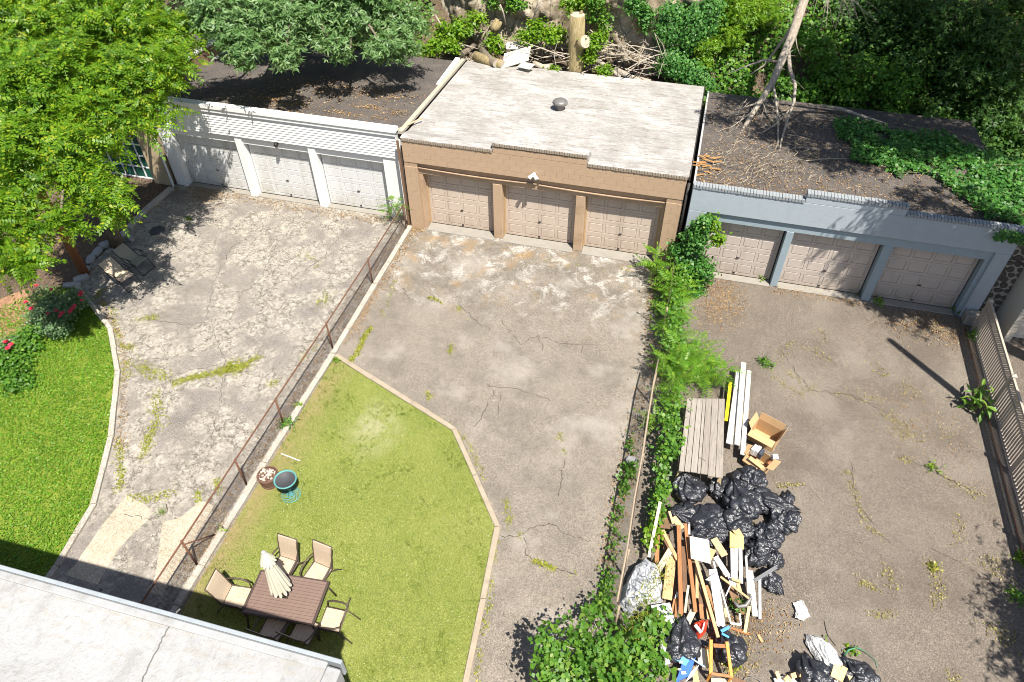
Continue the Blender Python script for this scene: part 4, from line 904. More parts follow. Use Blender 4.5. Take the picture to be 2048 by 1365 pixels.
# lime and green shrubs along the bank
for (lb, lobes, n, mat, lf, sz) in (
    ('lime green shrub growing on the bank left of the logs', [loby(925,55,8.8,.5), loby(890,60,8.8,.45), loby(955,40,9,.35), loby(905,85,8.4,.3)], 130, M_lime, T_WIDE, .13),
    ('low bright green plant at the dark roof back edge', [loby(870,92,8.0,.32,.25), loby(845,100,7.9,.25,.2), loby(905,96,7.9,.25,.2)], 90, M_lime, T_WIDE, .11),
    ('lime green shrub against the pale rock face', [loby(1075,62,8.7,.45,.4), loby(1110,70,8.5,.35,.3), loby(1050,75,8.5,.35,.3)], 130, M_lime, T_WIDE, .12),
    ('small lime shrub between the log stub and the boards', [loby(990,85,8.4,.28), loby(1000,98,8.2,.2)], 55, M_lime, T_WIDE, .11),
    ('leafy sprig above the cut stump', [loby(1140,8,9.0,.35), loby(1165,-5,9.2,.35)], 60, M_lime, T_WIDE, .12),
    ('green climber hanging down the rock right of the stump', [loby(1190,15,9.0,.32,.6), loby(1205,50,8.9,.2,.3), loby(1185,-10,9.0,.4)], 100, M_mid, T_WIDE, .11),
    ('green shrub at the foot of the stump on its right', [loby(1185,90,7.9,.25,.3), loby(1200,75,8.1,.25), loby(1178,115,7.8,.2)], 90, M_lime, T_WIDE, .10),
    ('tiny shrub among the branches right of the stump', [loby(1212,140,7.9,.2)], 30, M_lime, T_WIDE, .10),
    ('green shrub at the top of the pale rock', [loby(1030,5,9.6,.4), loby(990,0,9.8,.35)], 80, M_mid, T_WIDE, .12),
    ('hanging green climber on the brown rock by the ivy', [loby(1290,40,8.9,.25,.55), loby(1270,10,9,.3,.4)], 110, M_ivy, T_WIDE, .10),
    ('tiny shrub at the roof edge left of the stump', [loby(1106,142,7.7,.15)], 24, M_lime, T_WIDE, .09),
    ('sunlit green bush spreading in front of the dark wood', [loby(1660,150,8.6,.7), loby(1735,150,8.3,.8), loby(1800,170,8.0,.75), loby(1700,190,8.0,.65), loby(1620,190,8.0,.5), loby(1780,225,7.7,.5)], 420, M_mid, T_WIDE, .12),
    ('pale leafed bush near the bare limb foot', [loby(1570,170,8.4,.4), loby(1600,205,8.0,.45), loby(1640,95,9.2,.5), loby(1600,60,9.6,.4)], 150, M_mid, T_WIDE, .12),
    ('bright shrub in the crook of the ivy and the bare limb', [loby(1420,90,8.9,.4), loby(1460,70,9.2,.35), loby(1408,120,8.6,.3)], 110, M_lime, T_MAPLE, .13),
    ('dim brambles at the foot of the wood', [loby(1850,260,7.7,.5,.35), loby(1910,300,7.5,.5,.35), loby(1960,340,7.3,.45,.35), loby(2030,390,7.2,.5,.4), loby(1820,130,8.8,.7)], 200, M_dark, T_WIDE, .12)):
    shrub('bank_shrub', lb, 'shrub', lobes, lf, n, 15, .13, sz, mat, M_stem)
iv = thing('ivy_curtain', 'thick curtain of ivy hanging down the bank behind the right edge of the tan roof', 'ivy', Yp(1375,190,8.0))
pos, nr, cc, li = crown_pts([loby(1340,50,9.0,.55,.9), loby(1385,60,8.9,.5,1.0), loby(1345,130,8.5,.55,.6), loby(1385,150,8.3,.5,.5), loby(1420,30,9.2,.45,.8), loby(1410,170,8.1,.35,.3)], 620, 16, .14, .4, .35)
nr[:,1] -= .8; part('foliage', scatter('foliage', T_WIDE, pos, nr, .10*(.6+.8*rng.random(len(pos))), M_ivy, ROOT[iv.name]), M_ivy, iv)
# creepers over the blue garage roof
cr = thing('roof_creeper', 'green creeper spreading across the right half of the grey blue garage roof', 'creeper', (17.2,2.5,3.2))
pol = [G(*q, 3.25)[:2] for q in ((1672,235),(1740,240),(1790,262),(1880,262),(1960,300),(2060,330),(2120,420),(2060,462),(1965,445),(1925,405),(1885,372),(1860,350),(1800,352),(1800,362),(1765,335),(1700,325),(1705,290),(1665,262))]
P2 = fill(pol, 9500); hh = np.array([.12+.28*abs(mnoise.noise(Vector((x*1.3,y*1.3,0)))) for x, y in P2])*rng.random(len(P2))**.7
den = np.array([mnoise.noise(Vector((x*.9+4,y*.9,5))) for x, y in P2]) > -.38; P2, hh = P2[den], hh[den]
zz = 3.36-(P2[:,1]+.12)/7.37*.36; pos = np.column_stack([P2, zz+.04+hh]); nr = rng.normal(size=pos.shape)*.5+[0,-.15,1]
part('foliage', scatter('foliage', T_WIDE, pos, nr, .13*(.5+.8*rng.random(len(pos))), M_ivy, ROOT[cr.name]), M_ivy, cr)
mb = MB()
for k in range(60):
    a = pos[rng.integers(len(pos))]; b = a+rng.normal(size=3)*[.5,.5,.02]; mb.tube([a, b], .006, 4)
part('stem', mb, M_stem, cr)
ov = along([(18.6,-.35,3.5),(19.4,-.38,3.45)], 260, .1); ov[:,2] -= rng.random(260)*.3; ov[:,1] = -.45-rng.random(260)*.12
part('foliage', scatter('foliage', T_WIDE, ov, rng.normal(size=ov.shape)*.4+[0,-.7,.5], .10, M_ivy, ROOT[cr.name]), M_ivy, cr)

# sticks and litter on the roofs
def roofz(x, y, zf=3.36, zb=3.0, yf=-.12, yb=7.25): return zf+(zb-zf)*(y-yf)/(yb-yf)
mb = MB(); M_stick = flat('pale_stick', (.36,.30,.22), .85, .4)
for k in range(560):
    r = random.random()
    if r < .55: px, py = random.gauss(1525,60), random.gauss(335,25)
    elif r < .8: px, py = random.gauss(1520,80), random.gauss(270,45)
    else: px, py = random.uniform(1400,1800), random.uniform(220,400)
    c = G(px, py, 3.25)
    if not (9.95 < c[0] < 19 and .05 < c[1] < 7): continue
    L = random.uniform(.08,.55)*(1.5 if random.random() < .1 else 1); a = random.uniform(0, math.pi); d = np.array([math.cos(a)*L, math.sin(a)*L, 0])/1; z = roofz(c[0], c[1])+.012+random.random()**3*.22
    c[2] = z; d[2] = random.uniform(-.03,.05); mb.tube([c-d/2, c+np.array([random.gauss(0,.03),random.gauss(0,.03),0]), c+d/2], [random.uniform(.004,.011)]*2+[.003], 3)
tag(link('roof_sticks', mesh_of('roof_sticks', mb, M_stick), None, kind='stuff'), 'broken sticks and twigs scattered over the shaded roof of the blue garage', 'sticks')
bl = MB().tube([G(1645,212,3.2), G(1680,218,3.25), G(1740,238,3.25), G(1775,248,3.2)], [.06,.065,.05,.02], 8)
solo('fallen_branch', bl, M_deadwood, 'long grey fallen branch along the back of the blue garage roof', 'branch', smooth=True)
for a, b, lb in (((1612,322),(1700,318),'straight pale stick lying alone in the middle of the blue garage roof'), ((1598,297),(1627,297),'short pale stick below the bare limb tips on the roof'), ((1575,270),(1620,280),'bent pale stick right of the bare limb on the roof')):
    solo('stick', MB().tube([G(*a,3.3), (G(*a,3.32)+G(*b,3.32))/2+[0,.04,.02], G(*b,3.29)], [.016,.015,.007], 5), M_stick, lb, 'stick')
def litter(name, pos, size, mat, label, tmpl=T_LEAF, flat_=.25, cat='leaves'):
    nr = rng.normal(size=pos.shape)*flat_+[0,0,1]
    o = link(name, scatter(name, tmpl, pos, nr, size*(.5+rng.random(len(pos))), mat), None, kind='stuff'); tag(o, label, cat); return o
q = []
for px, py, n, s in ((540,200,170,.22),(420,212,90,.3),(600,210,60,.2),(740,215,110,.22),(680,228,70,.25),(800,225,60,.2),(520,228,110,.3),(620,238,60,.3),(760,240,60,.22),(790,232,50,.2),(560,185,200,.7),(650,170,320,1.0),(470,190,260,.9),(720,180,260,1.0),(560,215,260,.8),(800,190,120,.6)):
    c = G(px, py, 3.5); q.append(np.column_stack([c[0]+rng.normal(size=n)*s*1.5, c[1]+rng.normal(size=n)*s*.45]))
q = np.concatenate(q); q = q[(q[:,1] > .5) & (q[:,1] < 7) & (q[:,0] < -.4) & (q[:,0] > -10)]
litter('roof_leaves', np.column_stack([q, 3.60-(q[:,1]-.42)/6.83*.48+.012+rng.random(len(q))*.02]), .07, M_litter, 'orange dry leaves drifted on the dark roof of the white garage')
q = np.column_stack([rng.uniform(9.9,15.5,1300), np.abs(rng.normal(size=1300))*.9]); q = q[(q[:,1] > .02) & (rng.random(1300) < np.exp(-(q[:,0]-10)*.35))]
q2 = np.column_stack([rng.uniform(10,19,3800), rng.uniform(0,6.8,3800)]); q = np.concatenate([q, q2])
litter('roof_leaves', np.column_stack([q, roofz(0, q[:,1])+.012+rng.random(len(q))*.02]), .06, M_litter, 'brown dry leaves littering the roof of the blue garage')
lb_ = MB()
for k in range(26):
    c = G(1410+random.gauss(0,22), 322+random.gauss(0,9), 3.35); a = random.uniform(-.6,.6); L = random.uniform(.08,.22)
    lb_.beam(c+[-L*math.cos(a), -L*math.sin(a), .02], c+[L*math.cos(a), L*math.sin(a), .03], .05, .012)
tag(link('bark_chips', mesh_of('bark_chips', lb_, flat('orange_bark', (.42,.22,.08), .9, .4)), None, kind='stuff'), 'orange bark chips near the pale edge of the blue garage roof', 'bark chips')
# ------------------------------------------------------------------ fences
M_rust = flat('rusty_pipe', (.16,.075,.045), .85, .4, 12); M_wire = flat('rusty_wire', (.13,.10,.085), .7, .2, metal=.3)
def wires(mb, P0, P1, z0, z1, step, r):
    """diagonal wires of a chain link panel standing between two ground points"""
    P0, P1 = np.array(P0, float), np.array(P1, float); L = np.linalg.norm(P1-P0); t = (P1-P0)/L; H = z1-z0; n = np.array([-t[1], t[0]])
    u = -H
    while u < L:
        for s in (1, -1):
            a, b = max(u, 0), min(u+H, L)
            if b-a > .02:
                za, zb = (z0+(a-u), z0+(b-u)) if s == 1 else (z1-(a-u), z1-(b-u))
                p, q = np.append(P0+t*a, za), np.append(P0+t*b, zb); d = np.append(n, 0)*r*s
                w1 = np.append(n*0, r); 
                V = [p+d, p-d+w1, p-d-w1, q+d, q-d+w1, q-d-w1]; mb.add(V, [(0,1,4,3),(1,2,5,4),(2,0,3,5)])
        u += step
def chain_fence(name, label, pts, h, posts, lean=0.0, step=.062, r=.0021, rail=True, mat=M_rust, rr=.022):
    t = thing(name, label, 'fence', (*pts[0], 0)); mb = MB()
    for a, b in zip(pts[:-1], pts[1:]): wires(mb, a, b, .06, h-.01, step, r)
    part('wire_mesh', mb, M_wire, t, kind='stuff')
    if rail: part('top_rail', MB().tube([(p[0]+lean*random.uniform(-.3,1), p[1], h+random.uniform(-.012,.012)) for p in pts], rr, 7), mat, t, True)
    for p in posts: part('post', MB().tube([(p[0],p[1],0), (p[0]+lean+random.uniform(-.02,.02), p[1]+random.uniform(-.02,.02), h+.03)], .026, 8), mat, t, True)
    return t
fp = [(-.10,-.35),(-.10,-3.57),(-.12,-6.75),(-.17,-9.9),(-.19,-11.95),(-.20,-14.3),(-.22,-17.2)]
chain_fence('chain_link_fence', 'low rusty chain link fence on the pale kerb between the left and middle driveways', fp, 1.10, fp)
t = bpy.data.objects['chain_link_fence']; part('brace', MB().tube([G(425,1063,.0)*0+np.array([-.20,-14.3,.95]), np.array([-.20,-13.5,.06])], .018, 6), M_rust, t, True)
M_paleRail = flat('weathered_rail', (.34,.27,.19), .85, .35, 10)
fp2 = [(9.72,-.75),(9.72,-3.7),(9.70,-6.5),(9.74,-9.3),(9.75,-12.0),(9.75,-13.4)]
chain_fence('chain_link_fence', 'chain link fence overgrown by green saplings between the middle and right driveways', fp2, 1.25, fp2, step=.07, r=.0023, rail=False, mat=M_paleRail)
of = bpy.data.objects['chain_link_fence.001']; part('top_rail', MB().tube([(9.70+random.uniform(-.02,.02), y, 1.25+random.uniform(-.02,.02)) for y in (-5.9,-6.8,-8,-9.3,-10.6,-12,-13.3)], [.02,.026,.025,.028,.024,.026,.022], 7), M_paleRail, of, True)
a, b = G(-60,600), G(62,560); chain_fence('chain_link_fence', 'small wire fence behind the rose bush at the mulch bed', [a[:2], b[:2], G(70,615)[:2]], .75, [a[:2], b[:2]], step=.09, r=.002, rail=False)
# lattice fence
M_pvc = flat('white_fence_vinyl', (.40,.34,.28), .6, .1, 2, bump=.03)
lf = thing('lattice_fence', 'pale slatted fence with a lattice band along the right driveway', 'fence', (19.2,-.95,0))
LX, LH = 19.21, 1.27; ys = [-.95,-4.15,-6.55,-8.95,-11.35,-13.75]
sl_me = mesh_of('slat', MB().box(-.011,-.036,0,.011,.036,.80), M_pvc)
cap_me = mesh_of('post_cap', MB().add([(-.07,-.07,0),(.07,-.07,0),(.07,.07,0),(-.07,.07,0),(-.07,-.07,.025),(.07,-.07,.025),(.07,.07,.025),(-.07,.07,.025),(0,0,.07)], [(0,3,2,1),(0,1,5,4),(1,2,6,5),(2,3,7,6),(3,0,4,7),(4,5,8),(5,6,8),(6,7,8),(7,4,8)]), M_pvc)
for i, y in enumerate(ys):
    part('post', MB().box(LX-.055,y-.055,0,LX+.055,y+.055,LH+.02), M_pvc, lf); inst('post_cap', cap_me, lf, (LX,y,LH+.021))
for y0, y1 in zip(ys[:-1], ys[1:]):
    a, b = y1+.056, y0-.056
    part('bottom_rail', MB().box(LX-.022,a,.05,LX+.022,b,.12), M_pvc, lf); part('middle_rail', MB().box(LX-.022,a,.915,LX+.022,b,.965), M_pvc, lf); part('top_rail', MB().box(LX-.03,a,1.215,LX+.03,b,LH), M_pvc, lf)
    n = int((b-a)/.115)
    for k in range(n): inst('slat', sl_me, lf, (LX, a+(k+.5)*(b-a)/n, .118))
    mb = MB(); n = int((b-a)/.085); H = .255
    for k in range(-3, n+1):
        for s in (1, -1):
            u0, u1 = a+k*.085, a+k*.085+H; z0, z1 = (.96, 1.215) if s == 1 else (1.215, .96)
            if u0 < a: z0 += s*(a-u0); u0 = a
            if u1 > b: z1 -= s*(u1-b); u1 = b
            if u1-u0 > .02: mb.beam((LX+s*.004,u0,z0), (LX+s*.004,u1,z1), .006, .036)
    part('lattice_panel', mb, M_pvc, lf, kind='stuff')
part('base_rail', MB().tube([(18.98,-.9,.05),(18.97,-3.5,.07),(18.99,-7,.05),(19.0,-13,.06)], .022, 6), M_rust, lf, True)
# wooden poles
M_pole = wood('brown_pole', [(.22,.085,.035), (.26,.11,.05)], (9,9,.7))
pb = G(170,548); up_ = thing('utility_pole', 'reddish brown wooden pole rising through the locust leaves at the left', 'pole', pb)
part('shaft', MB().tube([pb, pb+[0,0,3.2], pb+[0,0,5.4]], [.15,.135,.125], 12), M_pole, up_, True)
b = MB()
for z in (1.4, 3.0): b.tube([pb+[.10,-.10,z], pb+[.13,-.13,z]], .02, 6)
part('bolt', b, M_hard, up_)
pb = np.array([20.6,-6.45,0]); up2 = thing('utility_pole', 'street pole beyond the lattice fence, seen by its long straight shadow', 'pole', pb)
part('shaft', MB().tube([pb, pb+[0,0,6], pb+[0,0,10.9]], [.16,.14,.11], 12), M_pole, up2, True)

# ------------------------------------------------------------------ plants
def sapling(mb, base, tip, nf, ln, Ps, Ns, Ss, Sz):
    base, tip = np.array(base, float), np.array(tip, float); mb.tube([base, (base+tip)/2+rng.normal(size=3)*.04, tip], [.016,.012,.006], 5)
    for k in range(nf):
        f = .35+.65*(k/max(1, nf-1)); p = base*(1-f)+tip*f; az = k*2.4+random.uniform(-.4,.4); d = np.array([math.cos(az), math.sin(az), .25+.5*(f-.5)])
        Ps.append(p); Ss.append(d); n = np.array([-d[0]*.35, -d[1]*.35, 1.0])+rng.normal(size=3)*.18; Ns.append(n); Sz.append(ln*(.75+.5*random.random()))
def ail(label, stems, group=None, mat=None, name='ailanthus_sapling'):
    b0 = np.array(stems[0][0], float); t = thing(name, label, 'sapling', b0, group); mb = MB(); Ps, Ns, Ss, Sz = [], [], [], []
    for bs, tp, nf, ln in stems: sapling(mb, bs, tp, nf, ln, Ps, Ns, Ss, Sz)
    part('stem', mb, M_stem, t, True)
    R = rots(np.array(Ns), rng, np.array(Ss)); r0 = ROOT[t.name]
    for i, p in enumerate(Ps):
        o = bpy.data.objects.new('frond', FROND); COL.objects.link(o); o.parent = t; ROOT[o.name] = r0
        o.matrix_local = Matrix.Translation(Vector(p-r0)) @ (Matrix(R[i].tolist())*float(Sz[i])).to_4x4()
    return t
FROND = np_mesh('frond', *T_AIL, M_ail)
def g2(px, py): return G(px, py)
a = g2(808,440)
ail('feathery sapling growing at the corner between the white and tan garages', [(a+[-.1,-.25,0], a+[-.32,-.45,1.25], 9, .42), (a+[0,-.2,0], a+[.0,-.3,1.0], 7, .38), (a+[-.15,-.3,0], a+[-.5,-.5,.7], 6, .34)])
for (px, py), hgt, n, lb in (((1338,610),1.5,13,'tall feathery sapling on the overgrown fence just below the ivy heap'), ((1345,655),1.2,12,'feathery sapling leaning over the right driveway near the garage doors'), ((1335,700),1.3,13,'feathery sapling in the middle of the overgrown fence, first above the broad one'),
                             ((1375,745),1.1,16,'broad feathery sapling reaching over the right driveway above the grey table'), ((1335,775),1.4,14,'feathery sapling at the upper end of the grey plank table'), ((1400,770),.9,12,'feathery sapling with fronds over the grey plank table'), ((1320,830),1.2,10,'feathery sapling left of the grey plank table'), ((1318,565),1.2,9,'thin feathery sapling against the fence rail below the tan garage corner')):
    c = g2(px, py); st_ = []
    for k in range(4):
        d = rng.normal(size=2)*.24; st_.append((c+[d[0]*.4,d[1]*.5,0], c+[d[0]*1.0+.1, d[1]*1.6, hgt*random.uniform(.6,1)], int(n*.8), random.uniform(.42,.68)))
    ail(lb, st_)
# leafy vines along the fence, plant by plant
def vine(label, pxs, n, hgt, wd, mat=M_ivy, size=.10, tmpl=T_WIDE, dx=.22):
    P = [g2(*q) for q in pxs]; c = P[0]; t = thing('fence_vine', label, 'vine', c)
    pos = along(P, n, wd); pos[:,0] += dx; hz = rng.random(n)**.8*hgt; den = np.array([mnoise.noise(Vector((p[0]*2.2, p[1]*2.2, h*2))) for p, h in zip(pos, hz)]) > -.12
    pos[:,2] = .03+hz; pos = pos[den]; nr = rng.normal(size=pos.shape)*.5+[.1,-.3,.9]
    part('foliage', scatter('foliage', tmpl, pos, nr, size*(.55+.8*rng.random(len(pos))), mat, c), mat, t)
    mb = MB()
    for k in range(14):
        a = pos[rng.integers(len(pos))]; mb.tube([(a[0],a[1],.0), (a[0]+random.gauss(0,.1),a[1]+random.gauss(0,.1),a[2]*.6), a], [.009,.007,.004], 4)
    part('stem', mb, M_stem, t)
iv2 = [loby(1390,480,-.9,.34,.7,.3), loby(1402,545,-1.0,.36,.6,.34), loby(1380,590,-1.1,.34,.4,.34), loby(1412,445,-.8,.2,.3,.2), loby(1368,530,-1.0,.24,.45,.25), loby(1352,500,-.9,.14,.3,.15)]
shrub('ivy_heap', 'dark green ivy heap climbing the left end of the blue garage', 'ivy', iv2, T_WIDE, 400, 15, .10, .10, M_ivy, M_stem, base=(10.1,-1.1,0), up=.45)
shrub('climbing_sprig', 'yellow green vine sprig at the top of the ivy heap', 'vine', [loby(1420,445,-.7,.32,.2,.2), loby(1435,475,-.8,.16,.25,.15)], T_WIDE, 60, 14, .08, .10, M_lime, M_stem, base=(10.35,-.7,1.2))
vine('green vine at the foot of the ivy heap by the tan garage corner', [(1345,570),(1330,640)], 900, 1.1, .18, M_mid)
vine('green vine on the upper middle of the overgrown fence', [(1335,640),(1325,760)], 1300, 1.25, .17, M_mid, dx=.15)
vine('dense dark green vine left of the grey plank table', [(1325,800),(1310,960)], 1500, 1.1, .14, M_mid)
vine('bright vine left of the black bags', [(1312,950),(1290,1060)], 800, .85, .12, M_mid)
vine('yellow green vine beside the grey plastic sheet', [(1290,1055),(1275,1110)], 380, .7, .10, M_lime)
vine('low vine in the gap behind the fence wires', [(1262,880),(1240,1010),(1222,1130)], 360, .3, .10, M_mid, .08, dx=.0)
vine('low vine at the fence foot by the driveway edge', [(1262,925),(1252,990)], 320, .35, .08, M_mid, .08, dx=0)
vine('vine creeping from the fence end toward the shrub', [(1215,1150),(1205,1230)], 260, .3, .10, M_mid, .08, dx=0)
vine('low weeds below the tan garage right corner', [(1305,545),(1300,640)], 260, .25, .12, M_mid, .08)
# big shrub in the near edge
nb_ = [(*(G(1100,1290,1.6)),.34,.34,.3), (*(G(1110,1340,1.5)),.36,.36,.3), (*(G(1175,1280,1.5)),.42,.4,.36), (*(G(1200,1340,1.2)),.5,.5,.45), (*(G(1270,1290,.9)),.5,.45,.4), (*(G(1290,1350,.7)),.5,.5,.4), (*(G(1140,1365,.9)),.55,.5,.4), (*(G(1310,1250,.5)),.3,.3,.3), (*(G(1200,1230,.6)),.35,.3,.3), (*(G(1230,1400,.8)),.7,.5,.5)]
M_mid2 = leafmat('near_shrub_leaf', [(.04,.12,.015), (.08,.20,.02), (.13,.27,.03), (.24,.32,.05)], .38)
shrub('near_shrub', 'sprawling leafy shrub at the near end of the overgrown fence', 'shrub', nb_, T_WIDE, 430, 9, .12, .115, M_mid2, M_deadwood, base=G(1225,1330), nst=70, nind=300)
M_grass2 = leafmat('tuft_blade', [(.08,.13,.015), (.13,.19,.02), (.19,.25,.035), (.30,.32,.08)], .3)
# grassy ochre sprays through the shrub
mb_p = along([G(1330,1140,.8), G(1290,1200,.8), G(1260,1290,.9)], 500, .12); mb_p[:,2] = .4+rng.random(500)*.9
o = thing('seeding_grass', 'ochre seeding grass leaning on the grey plastic sheet', 'grass', G(1290,1210)); part('foliage', scatter('foliage', T_BLADE, mb_p, rng.normal(size=(500,3))*[.6,.6,.3]+[0,0,1], .16, M_weed, ROOT[o.name]), M_weed, o)
# rose bush and border plants
rb = shrub('rose_bush', 'rose bush with red and pink blooms at the end of the lawn kerb', 'rose bush', [(*G(85,605,.55),.55,.5,.4), (*G(120,620,.6),.55,.5,.4), (*G(150,600,.5),.35,.35,.35), (*G(110,655,.4),.5,.4,.3), (*G(75,640,.4),.4,.35,.3)], T_WIDE, 330, 18, .10, .07, M_rose, M_stem, base=G(110,650), nst=14)
fl = frond(1, .3, .5, 0)
def flower(p, r, root):
    mb = MB()
    for ring, (k, rr, z) in enumerate(((7,1,.0),(5,.7,.25),(4,.4,.45))):
        for i in range(k):
            a = 2*math.pi*(i+.5*ring)/k; d = np.array([math.cos(a), math.sin(a), 0]); s = np.array([-d[1], d[0], 0])
            c = np.array(p)+[0,0,z*r]; mb.add([c, c+d*rr*r*.6+s*rr*r*.45+[0,0,.12*r], c+d*rr*r+[0,0,.28*r], c+d*rr*r*.6-s*rr*r*.45+[0,0,.12*r]], [(0,1,2,3)])
    part('flower', mb, M_petal, root)
for px, py in ((76,574),(104,578),(114,622),(118,633),(108,618),(145,618),(150,612),(160,592),(163,600),(62,618),(50,606),(95,628),(142,622),(122,628),(165,585)):
    flower(G(px+random.uniform(-2,2), py, .98 if py < 600 else .86)+rng.normal(size=3)*.02, random.uniform(.06,.10), rb)
shrub('border_plant', 'low green border plants at the left edge of the lawn', 'plants', [(*G(20,720,.2),.6,.6,.3), (*G(45,690,.2),.5,.45,.28), (*G(30,760,.15),.5,.45,.25), (*G(-30,740,.2),.7,.7,.3), (*G(60,665,.2),.35,.3,.25)], T_WIDE, 330, 15, .12, .09, M_mid, M_stem, base=G(20,740))
rb2 = shrub('rose_bush', 'small rose clump with one dull red bloom among the border plants', 'rose bush', [(*G(15,690,.3),.28,.25,.25)], T_WIDE, 40, 14, .09, .07, M_rose, M_stem)
for px, py in ((12,684),(22,690),(16,697)): flower(G(px,py,.55), .09, rb2)
# big leaved plant by the lattice fence, leaf by leaf
bp = thing('broad_leaf_plant', 'broad leafed weed growing at the foot of the lattice fence', 'plant', G(1945,815)); bc = G(1945,815)
lv = MB()
xs = np.linspace(0, 1, 6); wdt = [.03,.16,.19,.16,.09,.01]
lv.add([(x, s*w_*.9, .06*math.sin(math.pi*x)-.22*x*x-abs(s)*(-.03)) for x, w_ in zip(xs, wdt) for s in (-1,0,1)], [(i*3+k, (i+1)*3+k, (i+1)*3+k+1, i*3+k+1) for i in range(5) for k in (0,1)])
M_broad = leafmat('broad_leaf', [(.06,.15,.02), (.10,.22,.025), (.16,.29,.04), (.22,.33,.05)], .35)
lvm = mesh_of('leaf', lv, M_broad, smooth=True)
for k in range(64):
    s = random.choice([(-.25,-.1),(.1,.15),(.0,-.35),(-.05,.1),(.12,-.2)]); z = random.uniform(.1,.95); r_ = .10
    L = random.uniform(.24,.46); az = random.uniform(0, 2*math.pi)
    inst('leaf', lvm, bp, (bc[0]+s[0]+random.gauss(0,.07), bc[1]+s[1]+random.gauss(0,.07), z*.8), rot=(random.uniform(-.6,.6), random.uniform(-.5,.6), az), scale=(L*.8,L*.7,L*.8))
mb = MB()
for s in ((-.25,-.1),(.1,.15),(0,-.35),(-.05,.1),(.12,-.2)): mb.tube([(bc[0]+s[0]*.5,bc[1]+s[1]*.5,0),(bc[0]+s[0],bc[1]+s[1],1.0)], [.014,.006], 5)
part('stem', mb, M_stem, bp)
for px, py, h, n, lb in ((1530,730,.28,70,'bright weed clump in the asphalt left of the pale patch'), (1525,560,.22,40,'weed at the foot of the first blue post'), (1710,590,.3,40,'grassy weed at the foot of the second blue post'), (1755,605,.2,46,'weeds along the shaded door of the blue garage'), (1915,625,.3,60,'dark weed at the right jamb of the blue garage'), (1950,680,.4,90,'ivy weed beside the footing of the blue garage'),
                         (1865,935,.14,36,'lone spreading weed in the middle of the right driveway'), (575,852,.3,70,'leafy weed on the fence kerb beside the turf'), (598,815,.16,26,'small weed on the fence kerb up from the leafy weed'), (450,1062,.14,22,'tiny weed on the fence kerb near the patio chairs'), (672,722,.12,30,'weed at the turf corner beside the kerb'), (460,738,.14,60,'yellow green weed patch on the left driveway crack'),
                         (325,1028,.1,50,'grassy strip where the left driveway meets the concrete'), (1475,1220,.35,56,'leafy weed growing out of the lumber heap'), (1865,1135,.1,40,'low weed tuft in the crack near the far right shadow'), (2040,1120,.2,50,'bright weed at the lattice fence near the right edge'), (2030,1195,.25,50,'weed in the tree shadow by the lattice fence'), (1640,1290,.1,20,'wisp of weed beside the white plastic'),
                         (1465,1330,.22,80,'yellow seedy weed beside the orange wooden frame'), (1700,1300,.12,26,'weed sprig on the white plastic sheet'), (380,440,.1,20,'little weed in the leaf litter'), (1910,480,.01,2,'speck of weed') ):
    if n < 5: continue
    c = G(px, py); m_ = M_lime if h < .25 else M_mid
    if 'yellow' in lb or 'tuft' in lb: m_ = M_weed
    shrub('weed', lb, 'weed', [(c[0],c[1],h*.4,h*.65,h*.65,h*.4)], T_LEAF if 'grass' not in lb else T_BLADE, int(n*.55), 4, .06, .075, m_, M_stem, base=c, nst=3)
# mossy weed lines in the cracks
def weedline(px, n, sd, parent, mat=M_weed, size=.05):
    P = [G(*q) for q in px]; q = along(P, n, sd); q[:,2] = .01+rng.random(n)*.02
    if len(P) > 1: q = q[np.array([mnoise.noise(Vector((p[0]*2.5,p[1]*2.5,1))) for p in q]) > -.25]
    part('weeds', scatter('weeds', T_LEAF, q, rng.normal(size=q.shape)*.5+[0,0,1], size*(.5+rng.random(len(q))), mat, ROOT[parent.name]), mat, parent, kind='stuff')
for pts, n, sd in (([(325,775),(400,752),(470,740),(520,715)],1500,.07), ([(440,745),(470,730),(490,745)],700,.16), ([(275,730),(310,750),(330,760)],500,.14), ([(320,780),(310,830),(330,850)],380,.12), ([(285,915),(300,870),(310,850)],420,.08), ([(236,720),(252,720),(250,760)],200,.12), ([(237,880),(245,950),(236,985)],420,.07), ([(245,690),(262,700)],160,.1),
                   ([(600,505),(625,520),(640,535)],110,.12), ([(640,610),(660,590)],130,.14), ([(430,960),(440,985)],100,.05), ([(395,985),(400,1005)],90,.05), ([(280,640),(320,632)],160,.1), ([(545,770),(560,765)],90,.09), ([(195,600),(225,620),(240,690)],260,.07), ([(350,985),(290,1000),(255,990)],260,.08), ([(205,580),(190,600)],120,.08), ([(600,720),(640,690)],60,.12)):
    weedline(pts, n, sd, ld)
for pts, n, sd in (([(712,712),(730,672),(742,655)],700,.05), ([(706,715),(702,722)],150,.05), ([(760,640),(775,605),(790,560)],120,.06), ([(845,590),(870,600),(885,607)],180,.04), ([(915,615),(935,640)],110,.05), ([(1065,1120),(1110,1140),(1150,1150)],420,.035), ([(1010,1000),(1020,1050),(1040,1075)],220,.06), ([(905,690),(900,710)],90,.05), ([(855,785),(860,800)],80,.05),
                   ([(1120,870),(1130,905)],110,.06), ([(985,1150),(990,1075)],190,.04), ([(970,960),(940,890),(915,865)],160,.05), ([(905,855),(800,795),(720,745)],260,.05), ([(950,1365),(985,1160)],260,.05), ([(1310,560),(1305,640)],260,.12), ([(1000,505),(1140,530),(1300,545)],100,.1)):
    weedline(pts, n, sd, md)
